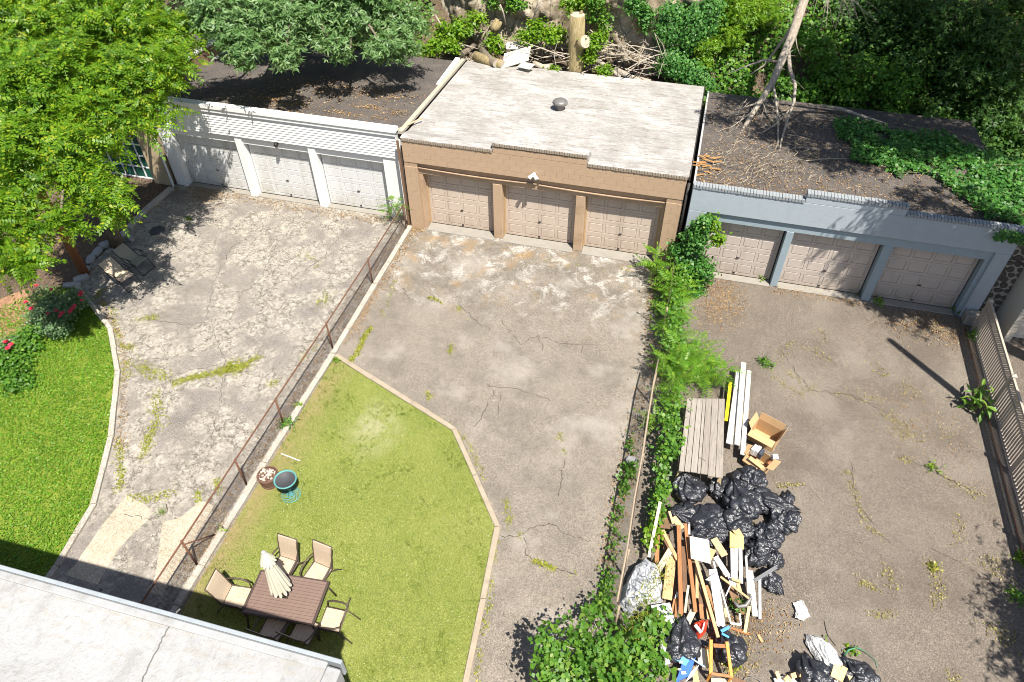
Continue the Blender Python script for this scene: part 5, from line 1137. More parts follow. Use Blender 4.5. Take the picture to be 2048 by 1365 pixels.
for pts, n, sd in (([(1555,725),(1580,690),(1620,700),(1680,730)],330,.10), ([(1545,750),(1590,790),(1640,775),(1700,790),(1760,800)],520,.10), ([(1600,765),(1570,740)],120,.07), ([(1640,655),(1645,680)],90,.1), ([(1745,735),(1790,760),(1830,790)],420,.14), ([(1770,830),(1800,860),(1830,880)],460,.16), ([(1700,960),(1715,1010),(1740,1060),(1780,1080)],330,.06), ([(1555,973),(1605,970)],170,.04), ([(1695,945),(1700,965)],180,.06), ([(1880,950),(1910,970),(1960,990)],280,.10),
                   ([(1800,915),(1820,925)],110,.08), ([(1700,1155),(1755,1180)],230,.05), ([(1860,1130),(1880,1170),(1870,1210)],330,.08), ([(1740,1235),(1785,1225)],190,.05), ([(1770,1130),(1790,1180)],190,.1), ([(1920,1030),(1915,1080)],150,.08), ([(1990,1260),(2035,1290)],330,.14), ([(1850,640),(1915,670)],200,.2), ([(1900,1350),(1915,1365)],90,.06), ([(1460,1250),(1500,1300),(1470,1340)],420,.16), ([(1880,870),(1900,860)],120,.1), ([(1960,1130),(2020,1140)],330,.16)):
    weedline(pts, int(n*.62), sd*1.15, rd, M_dry, .045)
# dead leaf litter on the ground
def lit(px, n, sd, label, size=.045):
    q = along([G(*p) for p in px], n, sd); q[:,2] = .012+rng.random(n)*.025; litter('leaf_litter', q, size, M_litter, label, T_LEAF, .35)
lit([(375,375),(500,400),(640,425),(780,445)], 1500, .16, 'dry leaves drifted along the white garage doors'); lit([(385,380),(430,400)], 900, .35, 'thick brown leaf drift in the corner by the first white door')
lit([(825,460),(790,520),(740,600),(690,680)], 1900, .16, 'orange brown leaves along the kerb on the middle driveway'); lit([(810,455),(845,462)], 420, .16, 'leaf drift at the left corner of the tan garage')
lit([(800,460),(700,610),(600,780),(480,960),(380,1130)], 1500, .10, 'leaves caught under the rusty chain link fence'); lit([(1310,560),(1300,640),(1310,760)], 900, .15, 'brown leaves along the overgrown fence'); lit([(1290,760),(1250,940),(1210,1140)], 1300, .14, 'brown leaves caught behind the fence wires')
lit([(1420,560),(1450,590),(1430,640)], 1900, .42, 'tan dead leaves by the ivy heap on the right driveway'); lit([(1540,580),(1640,590),(1720,610)], 500, .14, 'dry leaves along the blue garage doors'); lit([(1790,640),(1900,660),(1930,690)], 1500, .42, 'brown leaves in the shaded corner of the right driveway')
lit([(1560,1250),(1480,1240),(1450,1330)], 900, .3, 'wood crumbs and dry leaves round the lumber heap', .05); lit([(1800,800),(1900,900)], 420, .6, 'scattered dry leaves on the right driveway'); lit([(200,590),(245,690),(243,900)], 700, .10, 'brown leaves along the lawn kerb')
lit([(460,1030),(400,1120),(370,1150)], 1100, .22, 'brown leaves on the turf beside the fence kerb', .035); lit([(640,740),(560,880),(520,930)], 900, .18, 'brown leaves on the turf edge beside the leafy weed', .035); lit([(100,420),(200,470),(60,520)], 1500, .8, 'brown leaves under the locust tree'); lit([(300,300),(330,380),(260,440)], 800, .5, 'dead leaves in front of the green doors')
mb = MB()
for k in range(60):
    c = G(random.uniform(1420,1960), random.uniform(590,1000)) if k < 46 else G(random.uniform(1380,1480), random.uniform(560,680)); a = random.uniform(0,3.1); L = random.uniform(.06,.24); d = np.array([math.cos(a)*L, math.sin(a)*L, 0]); mb.tube([c-d+[0,0,.01], c+[random.gauss(0,.03),random.gauss(0,.03),.015], c+d+[0,0,.01]], [.004,.005,.003], 3)
tag(link('ground_twigs', mesh_of('ground_twigs', mb, M_stick), None, kind='stuff'), 'thin dark twigs strewn over the right driveway', 'twigs')
q = fill(TURF[:5]+[(.1,-17.4)], 900); litter('turf_flecks', np.column_stack([q, np.full(len(q), .05)]), .022, flat('pale_fleck', (.55,.52,.42), .8), 'pale dry flecks scattered on the patio turf')
q = fill(TURF[:5]+[(.1,-17.4)], 2600); q = q[np.array([mnoise.noise(Vector((x*1.1,y*1.1,2))) for x, y in q]) > .12]
tag(link('turf_tufts', scatter('turf_tufts', T_BLADE, np.repeat(np.column_stack([q, np.full(len(q), .02)]), 9, 0)+rng.normal(size=(len(q)*9,3))*[.03,.03,0], rng.normal(size=(len(q)*9,3))*.6+[0,0,1], .085, M_grass2), None, kind='stuff'), 'longer greener tufts in the patio turf', 'grass')
# grass
P2 = fill([p for p in LAWN]+[(-3.4,-17.3), (-13.5,-17.3), (-13.5,-8.3), (-10.6,-6.4)], 90000)
m_ = np.array([p[:2] for p in mul]); P2 = P2[~inpoly(P2, m_)]
vis = np.array([1.0]); hgt = .05+.05*np.array([mnoise.noise(Vector((x*1.7,y*1.7,0))) for x, y in P2[::1]])*.6
o = link('lawn_grass', scatter('lawn_grass', T_BLADE, np.column_stack([P2, np.full(len(P2), .008)]), rng.normal(size=(len(P2),3))*.45+[0,0,1], np.maximum(hgt,.03)*1.25, M_grass), None, kind='stuff'); tag(o, 'lush green lawn grass at the left', 'grass')
q = fill([p for p in LAWN]+[(-3.4,-17.3), (-12,-17.3), (-12,-8.3), (-10.6,-6.4)], 42000); den = np.array([mnoise.noise(Vector((x*.8,y*.8,6))) for x, y in q]) > -.6; q = q[den]
o = link('lawn_clover', scatter('lawn_clover', T_WIDE, np.column_stack([q, .05+rng.random(len(q))*.025]), rng.normal(size=(len(q),3))*.45+[0,0,1], .03+.035*rng.random(len(q)), M_grass), None, kind='stuff'); tag(o, 'clover leaves among the lawn grass', 'clover')
P2 = fill(TURF[:5]+[(.1,-17.4)], 110000); den = np.exp(-(((P2[:,0]-2.3)/1.3)**2+((P2[:,1]+9.3)/1.6)**2)); keep = rng.random(len(P2)) > den*.75; P2 = P2[keep]
o = link('turf_grass', scatter('turf_grass', T_BLADE, np.column_stack([P2, np.full(len(P2), .02)]), rng.normal(size=(len(P2),3))*.6+[0,0,1], .05, M_turf), None, kind='stuff'); tag(o, 'short yellowish turf blades of the patio lawn', 'turf')
# ------------------------------------------------------------------ patio set on the turf
M_brown = flat('bronze_frame', (.085,.062,.05), .5, .15, 6, metal=.2); M_slat = flat('brown_table_slat', (.185,.125,.10), .6, .14, 4)
def slingmat(name, a, b):
    m = NT(name); v = m.mapv(m.obj(), (2, 60, 60)); n = m.noise(1.2, 3, .6, v)
    k = m.ramp(n, [(.35, a), (.65, b)]); return m.done(m.bsdf(k, .8, m.bump(n, .2, .005), 0, .2))
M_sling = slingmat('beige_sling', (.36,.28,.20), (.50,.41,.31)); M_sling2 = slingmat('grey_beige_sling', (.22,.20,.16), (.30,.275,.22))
def sheet(mb, prof, w0, w1=None, th=.012):
    """a bent strip: profile of (x forward, z) points, width along y"""
    n = len(prof); V = []
    for (x, z) in prof:
        for s in (-1, 1): V.append((x, s*w0/2, z))
    for (x, z) in prof:
        for s in (-1, 1): V.append((x, s*w0/2, z-th))
    F = [(2*i, 2*i+1, 2*i+3, 2*i+2) for i in range(n-1)]+[(2*n+2*i, 2*n+2*i+2, 2*n+2*i+3, 2*n+2*i+1) for i in range(n-1)]
    F += [(2*i, 2*i+2, 2*n+2*i+2, 2*n+2*i) for i in range(n-1)]+[(2*i+1, 2*n+2*i+1, 2*n+2*i+3, 2*i+3) for i in range(n-1)]+[(0,2*n,2*n+1,1),(2*n-2,2*n-1,4*n-1,4*n-2)]
    return mb.add(V, F)
def make_chair(label):
    t = thing('patio_chair', label, 'chair', (0,0,0), 'sling chairs round the slatted table')       # faces +x
    bp_ = [(-.20,.42), (-.235,.55), (-.27,.72), (-.31,.90), (-.36,1.07), (-.385,1.10)]
    part('seat', sheet(MB(), [(.29,.415), (.27,.435), (.1,.425), (-.1,.41), (-.19,.405)], .47), M_sling, t)
    part('backrest', sheet(MB(), bp_, .47), M_sling, t)
    for s in (-1, 1):
        y = s*.25
        part('side_frame', MB().tube([(.30,y,.41), (.27,y,.43), (-.18,y,.41), (-.22,y,.50), (-.30,y,.86), (-.39,y,1.10)], .015, 7), M_brown, t, True)
        part('leg', MB().tube([(.24,y*1.06,.42), (.31,y*1.1,.2), (.33,y*1.12,0)], .015, 7), M_brown, t, True)
        part('leg', MB().tube([(-.16,y*1.06,.41), (-.33,y*1.1,.18), (-.43,y*1.12,0)], .015, 7), M_brown, t, True)
        part('armrest', MB().tube([(-.26,y,.70), (-.12,y*1.22,.67), (.12,y*1.26,.65), (.25,y*1.2,.60), (.27,y*1.1,.42)], [.016,.02,.022,.02,.015], 7), M_brown, t, True)
    part('top_rail', MB().tube([(-.39,-.25,1.10), (-.39,.25,1.10)], .013, 6), M_brown, t, True); part('front_rail', MB().tube([(.29,-.25,.415), (.29,.25,.415)], .013, 6), M_brown, t, True)
    return t
ch = make_chair('beige sling chair at the far side of the table, nearest the folded umbrella')
spots = [(2.07,-13.98,-94,None), (2.90,-13.93,-98,'beige sling chair at the far side of the table, the one clear of the umbrella'), (1.33,-14.95,4,'beige sling chair at the left end of the table, half in the roof shadow'),
         (3.75,-14.88,184,'beige sling chair at the right end of the table, its back to the open turf'), (2.52,-15.42,86,'shaded sling chair on the near side of the table, farther from the roof corner'), (3.20,-15.32,84,'shaded sling chair on the near side of the table, closer to the roof corner')]
for i, (x, y, a, lb) in enumerate(spots):
    if i == 0: ch.location = (x,y,.02); ch.rotation_euler.z = math.radians(a)
    else: copy_tree(ch, (x,y,.02), math.radians(a), lb, 'sling chairs round the slatted table')
tb_ = thing('patio_table', 'brown slatted rectangular patio table with a folded umbrella standing in it', 'table', (0,0,0)); TA = math.radians(5.0)
sm_ = mesh_of('slat', MB().box(-.78,-.034,.70,.78,.034,.722), M_slat)
for k in range(13):
    if k == 6:
        o = link('slat', mesh_of('slat', MB().box(-.78,-.034,.70,-.05,.034,.722).box(.05,-.034,.70,.78,.034,.722), M_slat), tb_, (0,(k-6)*.0745,0), kind='stuff')
    else: link('slat', sm_, tb_, (0,(k-6)*.0745,0))
part('frame', MB().box(-.83,-.52,.68,-.785,.52,.72).box(.785,-.52,.68,.83,.52,.72).box(-.785,-.52,.68,.785,-.49,.718).box(-.785,.49,.68,.785,.52,.718).box(-.025,-.488,.655,.025,.488,.698), M_brown, tb_, bevel=.006)
for sx in (-1, 1):
    for sy in (-1, 1): part('leg', MB().tube([(sx*.74,sy*.44,.68), (sx*.80,sy*.49,.3), (sx*.84,sy*.53,0)], .024, 8), M_brown, tb_, True)
tb_.location = (2.585,-14.78,.02); tb_.rotation_euler.z = TA
um = thing('patio_umbrella', 'folded cream patio umbrella standing upright in the slatted table', 'umbrella', (2.58,-14.80,.02))
ux, uy = 2.58, -14.80
part('pole', MB().tube([(ux,uy,.03),(ux,uy,2.72)], .019, 8), M_brown, um, True); part('base', MB().lathe([(0,.10),(.05,.10),(.06,.07),(.22,.05),(.24,.0)], (ux,uy,.022), 20), M_brown, um, True)
M_canvas = flat('cream_canvas', (.60,.565,.46), .85, .10, 5)
def folded(z0, z1, r0, r1, n, amp, hem):
    V = []; rows = 9; m = n*8
    for j in range(rows):
        f = j/(rows-1); z = z0+(z1-z0)*f; r = r0+(r1-r0)*f**.9
        for k in range(m):
            a = 2*math.pi*k/m; w_ = abs(math.sin(a*n/2)); fold = 1-amp*f*(1-w_**.6)
            V.append((ux+r*fold*math.cos(a+.25*f), uy+r*fold*math.sin(a+.25*f), z-hem*f*w_*(1+.3*math.sin(k))))
    F = [(j*m+k, j*m+(k+1)%m, (j+1)*m+(k+1)%m, (j+1)*m+k) for j in range(rows-1) for k in range(m)]
    return V, F
V, F = folded(2.66, 1.25, .05, .245, 12, .42, .05); part('canopy', np_mesh('canopy', V, F, M_canvas, ROOT[um.name], True), M_canvas, um)
V, F = folded(2.73, 2.36, .03, .175, 12, .35, .03); part('vent_flap', np_mesh('vent_flap', V, F, M_canvas, ROOT[um.name], True), M_canvas, um)
part('finial', MB().lathe([(0,.05),(.035,.045),(.05,.02),(.045,0)], (ux,uy,2.71), 12), flat('grey_finial', (.4,.4,.4), .5), um, True)
for k in range(6):
    a = k*math.pi/3+.2; part('rib_tip', MB().tube([(ux+.20*math.cos(a),uy+.20*math.sin(a),1.3),(ux+.215*math.cos(a),uy+.215*math.sin(a),1.17)], .009, 5), M_brown, um)
# plant stand and stone basket
M_teal = flat('teal_iron', (.10,.29,.28), .55, .25, 8); M_pot = flat('dark_basin', (.06,.06,.065), .6, .3, 6)
bx, by = 1.10, -11.95
bb = thing('bird_bath', 'teal iron pedestal with a dark round basin standing on the turf', 'bird bath', (bx,by,.02)); 
part('basin', MB().lathe([(0,.62),(.20,.63),(.255,.70),(.262,.70),(.25,.60),(.12,.52),(0,.51)], (bx,by,.02), 28), M_pot, bb, True)
part('rim', MB().lathe([(.248,.695),(.262,.725),(.285,.725),(.292,.69),(.262,.68)], (bx,by,.02), 32), M_teal, bb, True)
part('stem', MB().lathe([(.04,.52),(.03,.40),(.055,.30),(.03,.2),(.05,.10),(.07,.05)], (bx,by,.02), 14), M_teal, bb, True)
sc = MB()
for k in range(8):
    a = 2*math.pi*k/8; pts = []
    for j in range(9):
        th = j/8*math.pi*1.5; rr_ = .07+.15*j/8; pts.append((bx+rr_*math.cos(a+.5*math.sin(th)), by+rr_*math.sin(a+.5*math.sin(th)), .02+.06*(1-j/8)+.015))
    sc.tube(pts, .011, 5)
for r_ in (.10,.235): sc.tube([(bx+r_*math.cos(2*math.pi*k/24), by+r_*math.sin(2*math.pi*k/24), .035) for k in range(25)], .013, 5)
part('scroll_foot', sc, M_teal, bb, True, kind='stuff')
kx, ky = .40, -11.74; M_wicker = flat('brown_basket', (.15,.085,.06), .8, .3, 15)
bk = thing('planter_basket', 'round brown slatted planter filled with pale stones beside the bird bath', 'planter', (kx,ky,.02))
stv = mesh_of('stave', MB().add([(-.03,-.009,0),(.03,-.009,0),(.03,.009,0),(-.03,.009,0),(-.037,.03,.38),(.037,.03,.38),(.037,.05,.38),(-.037,.05,.38)], MB.BF), M_wicker)
for k in range(22):
    a = 2*math.pi*k/22; o = inst('stave', stv, bk, (kx+.21*math.cos(a), ky+.21*math.sin(a), .02), rot=(0,0,a-math.pi/2))
for z, r_ in ((.08,.235),(.36,.268)): part('hoop', MB().tube([(kx+r_*math.cos(2*math.pi*k/28), ky+r_*math.sin(2*math.pi*k/28), .02+z) for k in range(29)], .012, 6), M_wicker, bk, True)
part('soil', MB().prism([(kx+.225*math.cos(2*math.pi*k/20), ky+.225*math.sin(2*math.pi*k/20)) for k in range(20)], .03, .36), M_wicker, bk)
M_pebA = flat('pale_pebble', (.48,.44,.37), .8, .15); M_pebB = flat('brown_pebble', (.20,.12,.09), .8, .2)
def pebble(name, r, mat): return mesh_of(name, MB().lathe([(0,r*.55),(r*.6,r*.45),(r,0),(r*.6,-r*.4),(0,-r*.5)], n=7), mat, smooth=True)
pa, pb_ = pebble('stone', .036, M_pebA), pebble('stone', .036, M_pebB)
for k in range(70):
    a, r_ = random.random()*6.28, .21*math.sqrt(random.random()); inst('stone', pa if random.random() < .62 else pb_, bk, (kx+r_*math.cos(a), ky+r_*math.sin(a), .385+random.random()*.03), rot=(random.random(), random.random(), random.random()*6), scale=(random.uniform(.7,1.3),random.uniform(.7,1.2),1))
solo('white_stick', MB().tube([G(563,908,.03), G(600,922,.03)], .014, 6), M_white, 'short white stick lying on the turf above the bird bath', 'stick')
solo('thin_stick', MB().tube([G(546,912,.03), G(565,900,.03), G(560,924,.03)][:2]+[G(556,925,.03)], .006, 5), M_stick, 'thin brown twig lying beside the short white stick', 'stick')

# ------------------------------------------------------------------ loungers on the left driveway
def lounger(label, front, back, mat):
    """front: middle of the front seat edge; back: middle of the top edge of the backrest (ground points)"""
    f, b = np.array(front[:2]), np.array(back[:2]); d = f-b; rz = math.atan2(d[1], d[0]); t = thing('folding_lounger', label, 'lounger', (0,0,0), 'loungers beside the tree')
    L = np.linalg.norm(d)
    part('seat', sheet(MB(), [(L,.40),(L-.02,.405),(L-.25,.37),(L-.44,.36)], .52), mat, t); part('backrest', sheet(MB(), [(L-.44,.36),(L-.56,.45),(.12,.68),(0,.76)], .52), mat, t)
    for s in (-1, 1):
        y = s*.27; part('side_frame', MB().tube([(L,y,.40),(L-.25,y,.38),(L-.44,y,.36),(.12,y,.68),(0,y,.76)], .014, 6), M_hard, t, True)
        part('leg', MB().tube([(L-.30,y*1.04,.58),(L-.05,y*1.04,.30),(L+.16,y*1.04,0)], .013, 6), M_hard, t, True); part('leg', MB().tube([(L-.12,y,.37),(L-.48,y,.15),(L-.64,y,0)], .013, 6), M_hard, t, True)
        part('armrest', MB().tube([(L-.58,y*1.08,.56),(L-.45,y*1.1,.595),(L-.2,y*1.1,.59),(L-.12,y*1.08,.56)], .017, 6), M_hard, t, True)
    part('foot_bar', MB().tube([(L+.16,-.28,.02),(L+.16,.28,.02)], .013, 6), M_hard, t, True)
    t.location = (b[0], b[1], 0); t.rotation_euler.z = rz
lounger('beige folding lounger dappled with sun on the left driveway', (-8.03,-5.72), (-8.97,-5.47), M_sling); lounger('grey shaded folding lounger against the tree trunk', (-8.10,-4.84), (-9.0,-4.70), M_sling2)
c = G(315,462); solo('round_lid', MB().lathe([(0,.05),(.12,.055),(.25,.045),(.28,.02),(.28,0)], c, 22), M_pot, 'round black lid lying in the tree shade on the left driveway', 'lid', smooth=True, origin=tuple(c))

# ------------------------------------------------------------------ grey plank table and leaning boards
M_greyplank = wood('grey_weathered_plank', [(.235,.205,.172), (.29,.258,.22)], (16,1.0,16)); M_tanleg = wood('pale_leg_wood', [(.45,.33,.18), (.50,.38,.22)], (12,12,1.5))
ot = thing('plank_table', 'weathered grey plank table under the saplings beside the black bags', 'table', (11.2,-7.8,0))
A, B, C_, D_ = G(1374,797,.75), G(1450,798,.75), G(1446,955,.75), G(1357,941,.75); ws = [0,.13,.27,.42,.5,.66,.83,1.0]
for u0, u1 in zip(ws[:-1], ws[1:]):
    g_ = .006; p, q = A+(B-A)*(u0+g_), A+(B-A)*(u1-g_); r_, s_ = D_+(C_-D_)*(u1-g_), D_+(C_-D_)*(u0+g_); e = random.uniform(-.025,.025); dz = random.uniform(-.004,.004)
    part('plank', MB().prism([(s_[0],s_[1]+e), (r_[0],r_[1]+e), (q[0],q[1]), (p[0],p[1])], .715+dz, .752+dz), M_greyplank, ot, bevel=.005)
for f in (.12, .88):
    p, q = A*(1-f)+D_*f, B*(1-f)+C_*f; part('cross_bar', MB().beam((p[0]+.05,p[1],.68), (q[0]-.05,q[1],.68), .09, .066), M_tanleg, ot)
for x, y, dx in ((10.74,-9.06,-.06),(11.70,-9.00,.07),(10.76,-6.85,-.04),(11.62,-6.65,.04)): part('leg', MB().beam((x,y,.71), (x+dx,y-.03 if y < -8 else y+.03,0), .10, .07, (0,1,0)), M_tanleg, ot)
solo('dead_leaf_stem', MB().tube([G(1399,915,.765), G(1411,922,.765)], .008, 5), M_bark, 'small dark twig lying on the grey plank table', 'twig')
M_whitewood = wood('flaking_white_paint', [(.46,.45,.43), (.54,.53,.51)], (22,2.5,22), .7)
wb0 = (('long flaking white board leaning beside the plank table, the left one', (1478,745,.50),(1458,888,.42),.17,.04), ('long flaking white board beside the plank table, the tall middle one', (1487,726,.58),(1474,890,.48),.15,.05), ('long flaking white board beside the plank table, the right one', (1498,742,.40),(1485,910,.34),.13,.04))
for lb, a, b, wd, th in wb0:
    solo('white_board', MB().beam(G(*a), G(*b), wd, th, (.15,0,1)), M_whitewood, lb, 'board', 'long white boards by the plank table', bevel=.006)
solo('yellow_level', MB().beam(G(1461,765,.45), G(1452,842,.40), .09, .03), flat('yellow_plastic', (.70,.52,.02), .5, .1), 'bright yellow flat bar between the plank table and the white boards', 'bar')
solo('support_crate', MB().box(11.95,-6.9,0,12.4,-6.4,.36), M_tanleg, 'low wooden block under the long white boards', 'block', bevel=.02)

# cardboard boxes
M_card = flat('cardboard', (.50,.325,.165), .85, .12, 4); M_cardin = flat('cardboard_inside', (.42,.25,.11), .85, .15, 4)
def obox(name, label, c, rz, L, W, H, flaps, z=0.0, tilt=0.0):
    t = thing(name, label, 'box', (0,0,0)); th = .008
    part('box_wall', MB().box(-L/2,-W/2,0,L/2,W/2,th).box(-L/2,-W/2,th,L/2,-W/2+th,H).box(-L/2,W/2-th,th,L/2,W/2,H).box(-L/2,-W/2+th,th,-L/2+th,W/2-th,H).box(L/2-th,-W/2+th,th,L/2,W/2-th,H), M_card, t)
    for side, ang in flaps:
        a = math.radians(ang); k = .5
        if side in 'xX':
            s = 1 if side == 'X' else -1; d = np.array([s*math.cos(a), 0, math.sin(a)]); p = np.array([s*L/2, 0, H]); m_ = p+d*W*k*.45
            part('flap', MB().frame(m_, d*W*k*.44, (0,W/2-.01,0), np.cross(d,(0,1,0))*.004), M_card, t)
        else:
            s = 1 if side == 'Y' else -1; d = np.array([0, s*math.cos(a), math.sin(a)]); p = np.array([0, s*W/2, H]); m_ = p+d*W*k*.45
            part('flap', MB().frame(m_, (L/2-.01,0,0), d*W*k*.44, np.cross((1,0,0),d)*.004), M_card, t)
    t.location = (c[0], c[1], z); t.rotation_euler = (tilt, 0, rz); return t
obox('cardboard_box', 'open empty cardboard box with raised flaps, the upper of the two by the boards', G(1530,872,.2), -.42, .72, .50, .46, [('X',70),('x',60),('Y',80),('y',-8)], 0, .0)
obox('cardboard_box', 'cardboard box filled with cartons and rubbish, the lower of the two by the boards', G(1516,925,.15), -.55, .62, .42, .40, [('X',20),('x',-30),('y',-50)])
def bx(name, label, c, rz, L, W, H, mat, cat, tilt=0.0, extra=None):
    t = link(name, mesh_of(name, MB().box(-L/2,-W/2,0,L/2,W/2,H), mat), None, c); t.rotation_euler = (tilt,tilt*.5,rz); tag(t, label, cat); bev(t, .006); return t
M_carton = flat('white_carton', (.66,.65,.62), .6, .1); M_darkcarton = flat('dark_carton', (.06,.07,.09), .5, .2)
bx('carton', 'white striped carton standing in the filled cardboard box', G(1506,905,.25), -.5, .10, .22, .22, M_carton, 'carton'); bx('carton', 'second white carton next to the striped one in the filled box', G(1513,908,.25), -.5, .09, .22, .23, M_carton, 'carton'); bx('carton', 'dark blue carton in the filled cardboard box', G(1520,914,.25), -.5, .08, .2, .22, M_darkcarton, 'carton'); bx('cardboard_sheet', 'folded piece of cardboard lying on the filled box', G(1512,926,.4), -.55, .42, .12, .02, M_card, 'cardboard', .2); bx('paper_wad', 'white crumpled paper at the corner of the filled box', G(1548,916,.38), .3, .15, .12, .10, M_carton, 'paper', .3); bx('wood_offcut', 'reddish offcut at the corner of the filled box', G(1538,928,.34), .9, .14, .08, .06, M_pole, 'offcut', .2)

# ------------------------------------------------------------------ black bags
def bagmat(name, c, r=.28, bs=1.0, spec=.6):
    m = NT(name); v = m.obj(); a = m.vor(7, 'DISTANCE_TO_EDGE', m.mapv(v, (1,1,1))); nz = m.n('ShaderNodeTexNoise'); m.l(v, nz.inputs['Vector']); nz.inputs['Scale'].default_value = 5; nz.inputs['Detail'].default_value = 4
    vv = m.n('ShaderNodeVectorMath', operation='MULTIPLY_ADD'); m.l(nz.outputs['Color'], vv.inputs[0]); vv.inputs[1].default_value = (.35,.35,.35); m.l(v, vv.inputs[2])
    a = m.vor(9, 'DISTANCE_TO_EDGE', vv.outputs[0]); b = m.vor(21, 'DISTANCE_TO_EDGE', vv.outputs[0]); n = m.noise(14, 4, .6)
    h = m.math('ADD', m.math('MULTIPLY', a, 1.6), m.math('ADD', m.math('MULTIPLY', b, .6), m.math('MULTIPLY', n, .25)))
    return m.done(m.bsdf(c, r, m.bump(h, bs, .05), 0, spec))
M_bag = bagmat('black_plastic', (.020,.021,.026), .36, .32, .7); M_greyfilm = bagmat('grey_plastic_film', (.42,.43,.45), .2, .45); M_whitefilm = bagmat('white_plastic_film', (.56,.56,.55), .4, .6)
def ico(sub=4):
    import bmesh
    bm = bmesh.new(); bmesh.ops.create_icosphere(bm, subdivisions=sub, radius=1.0); v = np.array([p.co[:] for p in bm.verts]); f = np.array([[q.index for q in p.verts] for p in bm.faces]); bm.free(); return v, f
IV, IF = ico(5)
def bag(label, px, z, rx, ry, rz, rot=0.0, seed=0, neck=None, mat=None, cat='bag', name='rubbish_bag'):
    c = G(*px, z); V = np.empty_like(IV); ca, sa = math.cos(rot), math.sin(rot)
    nd = np.array(neck if neck is not None else (.2,.6,.8)); nd = nd/np.linalg.norm(nd); t1 = np.cross(nd, (.3,.2,.9)); t1 /= np.linalg.norm(t1); t2 = np.cross(nd, t1)
    for i, p in enumerate(IV):
        q = Vector(p); s = Vector((seed*3.7, seed*1.3, seed)); qq = q+.25*mnoise.noise_vector(q*1.5+s)
        d = mnoise.voronoi(qq*1.15+s)[0]; e1 = min(1, (d[1]-d[0])/.42); d = mnoise.voronoi(qq*2.9+s*2)[0]; e2 = min(1, (d[1]-d[0])/.45)
        big = mnoise.noise(q*.9+s); ax = float(np.dot(p, nd)); ang = math.atan2(float(np.dot(p, t2)), float(np.dot(p, t1)))
        pleat = math.sin(ang*9+3*mnoise.noise(q*2+s))*max(0, ax+.15)**1.5
        r = 1+.26*big-.22*(1-e1)**1.6-.06*(1-e2)**2+.13*pleat
        x, y, zz = p*r
        if neck is not None and ax > .74:
            t = (ax-.74)/.26; pl = np.dot([x,y,zz], nd)*nd; o_ = np.array([x,y,zz])-pl; x, y, zz = pl*(1+.5*t**1.6)+o_*(1-.6*t)
        if zz < -.35: zz = -.35+(zz+.35)*.25
        X, Y = x*rx, y*ry; V[i] = (c[0]+ca*X-sa*Y, c[1]+sa*X+ca*Y, max(.012, c[2]+zz*rz))
    o = c.copy(); o[2] = 0
    return solo(name, np_mesh(name, V, IF, mat or M_bag, o, True), mat or M_bag, label, cat, 'black rubbish bags heaped on the right driveway' if mat is None else None, origin=tuple(o))
bags = [('black bag slumped under the near left leg of the plank table', (1380,980), .26, .36,.34,.36, .3, (-.3,.6,.7)), ('black bag pressed against the filled cardboard box', (1500,962), .24, .42,.32,.34, -.4, None), ('flat black bag under the near right leg of the plank table', (1440,978), .18, .30,.30,.26, .2, None),
        ('large smooth black bag lying in the middle of the heap', (1425,1042), .32, .46,.36,.36, -.3, (.9,-.2,.3)), ('blue glossed black bag with a taut face, right of the large smooth one', (1470,1055), .34, .40,.36,.34, -.5, None), ('black bag with radiating folds at the heap centre', (1482,1010), .32, .42,.34,.36, -.2, (-.5,.8,.5)),
        ('black bag with a long folded tail pointing right', (1530,1005), .28, .44,.30,.34, -.3, (.9,.2,.2)), ('small curled black bag at the upper right end of the heap', (1573,1000), .14, .17,.16,.16, .5, (.5,.8,.3)), ('crinkled black bag at the right edge of the heap', (1568,1042), .22, .36,.32,.28, .1, None),
        ('crinkled black bag below the one at the right edge', (1535,1075), .26, .34,.34,.32, .8, None), ('black bag on the right side behind the yellow board', (1515,1108), .24, .32,.30,.30, 1.2, None), ('small black bag bulging above the grey metal angle', (1547,1118), .16, .22,.22,.22, .2, None),
        ('last small black bag at the low end of the heap', (1540,1160), .12, .22,.26,.17, .4, (.3,-.9,.2)), ('dull black bag hanging in the vines at the heap left end', (1368,1030), .24, .30,.30,.30, .7, (-.6,.1,.7)), ('black bag under the cream panel beside the brown timbers', (1410,1075), .30, .34,.26,.28, -.2, None),
        ('round knotted black bag above the blue carton', (1362,1293), .28, .34,.32,.32, .2, (.1,.9,.5)), ('black bag behind the orange wooden frame', (1462,1300), .24, .30,.34,.30, .9, (.3,.9,.3)), ('black bag peeping out left of the white panel', (1312,1250), .2, .26,.26,.26, .4, None),
        ('black bag left of the white plastic at the bottom edge', (1630,1352), .2, .34,.28,.28, -.5, (-.8,.5,.3)), ('black bag right of the white plastic at the bottom edge', (1722,1352), .2, .30,.28,.26, .3, (-.5,.8,.2))]
for i, (lb, px, z, a, b, c, r, nk) in enumerate(bags): bag(lb, px, z, a*1.22, b*1.22, c*.92, r, i+1, nk)
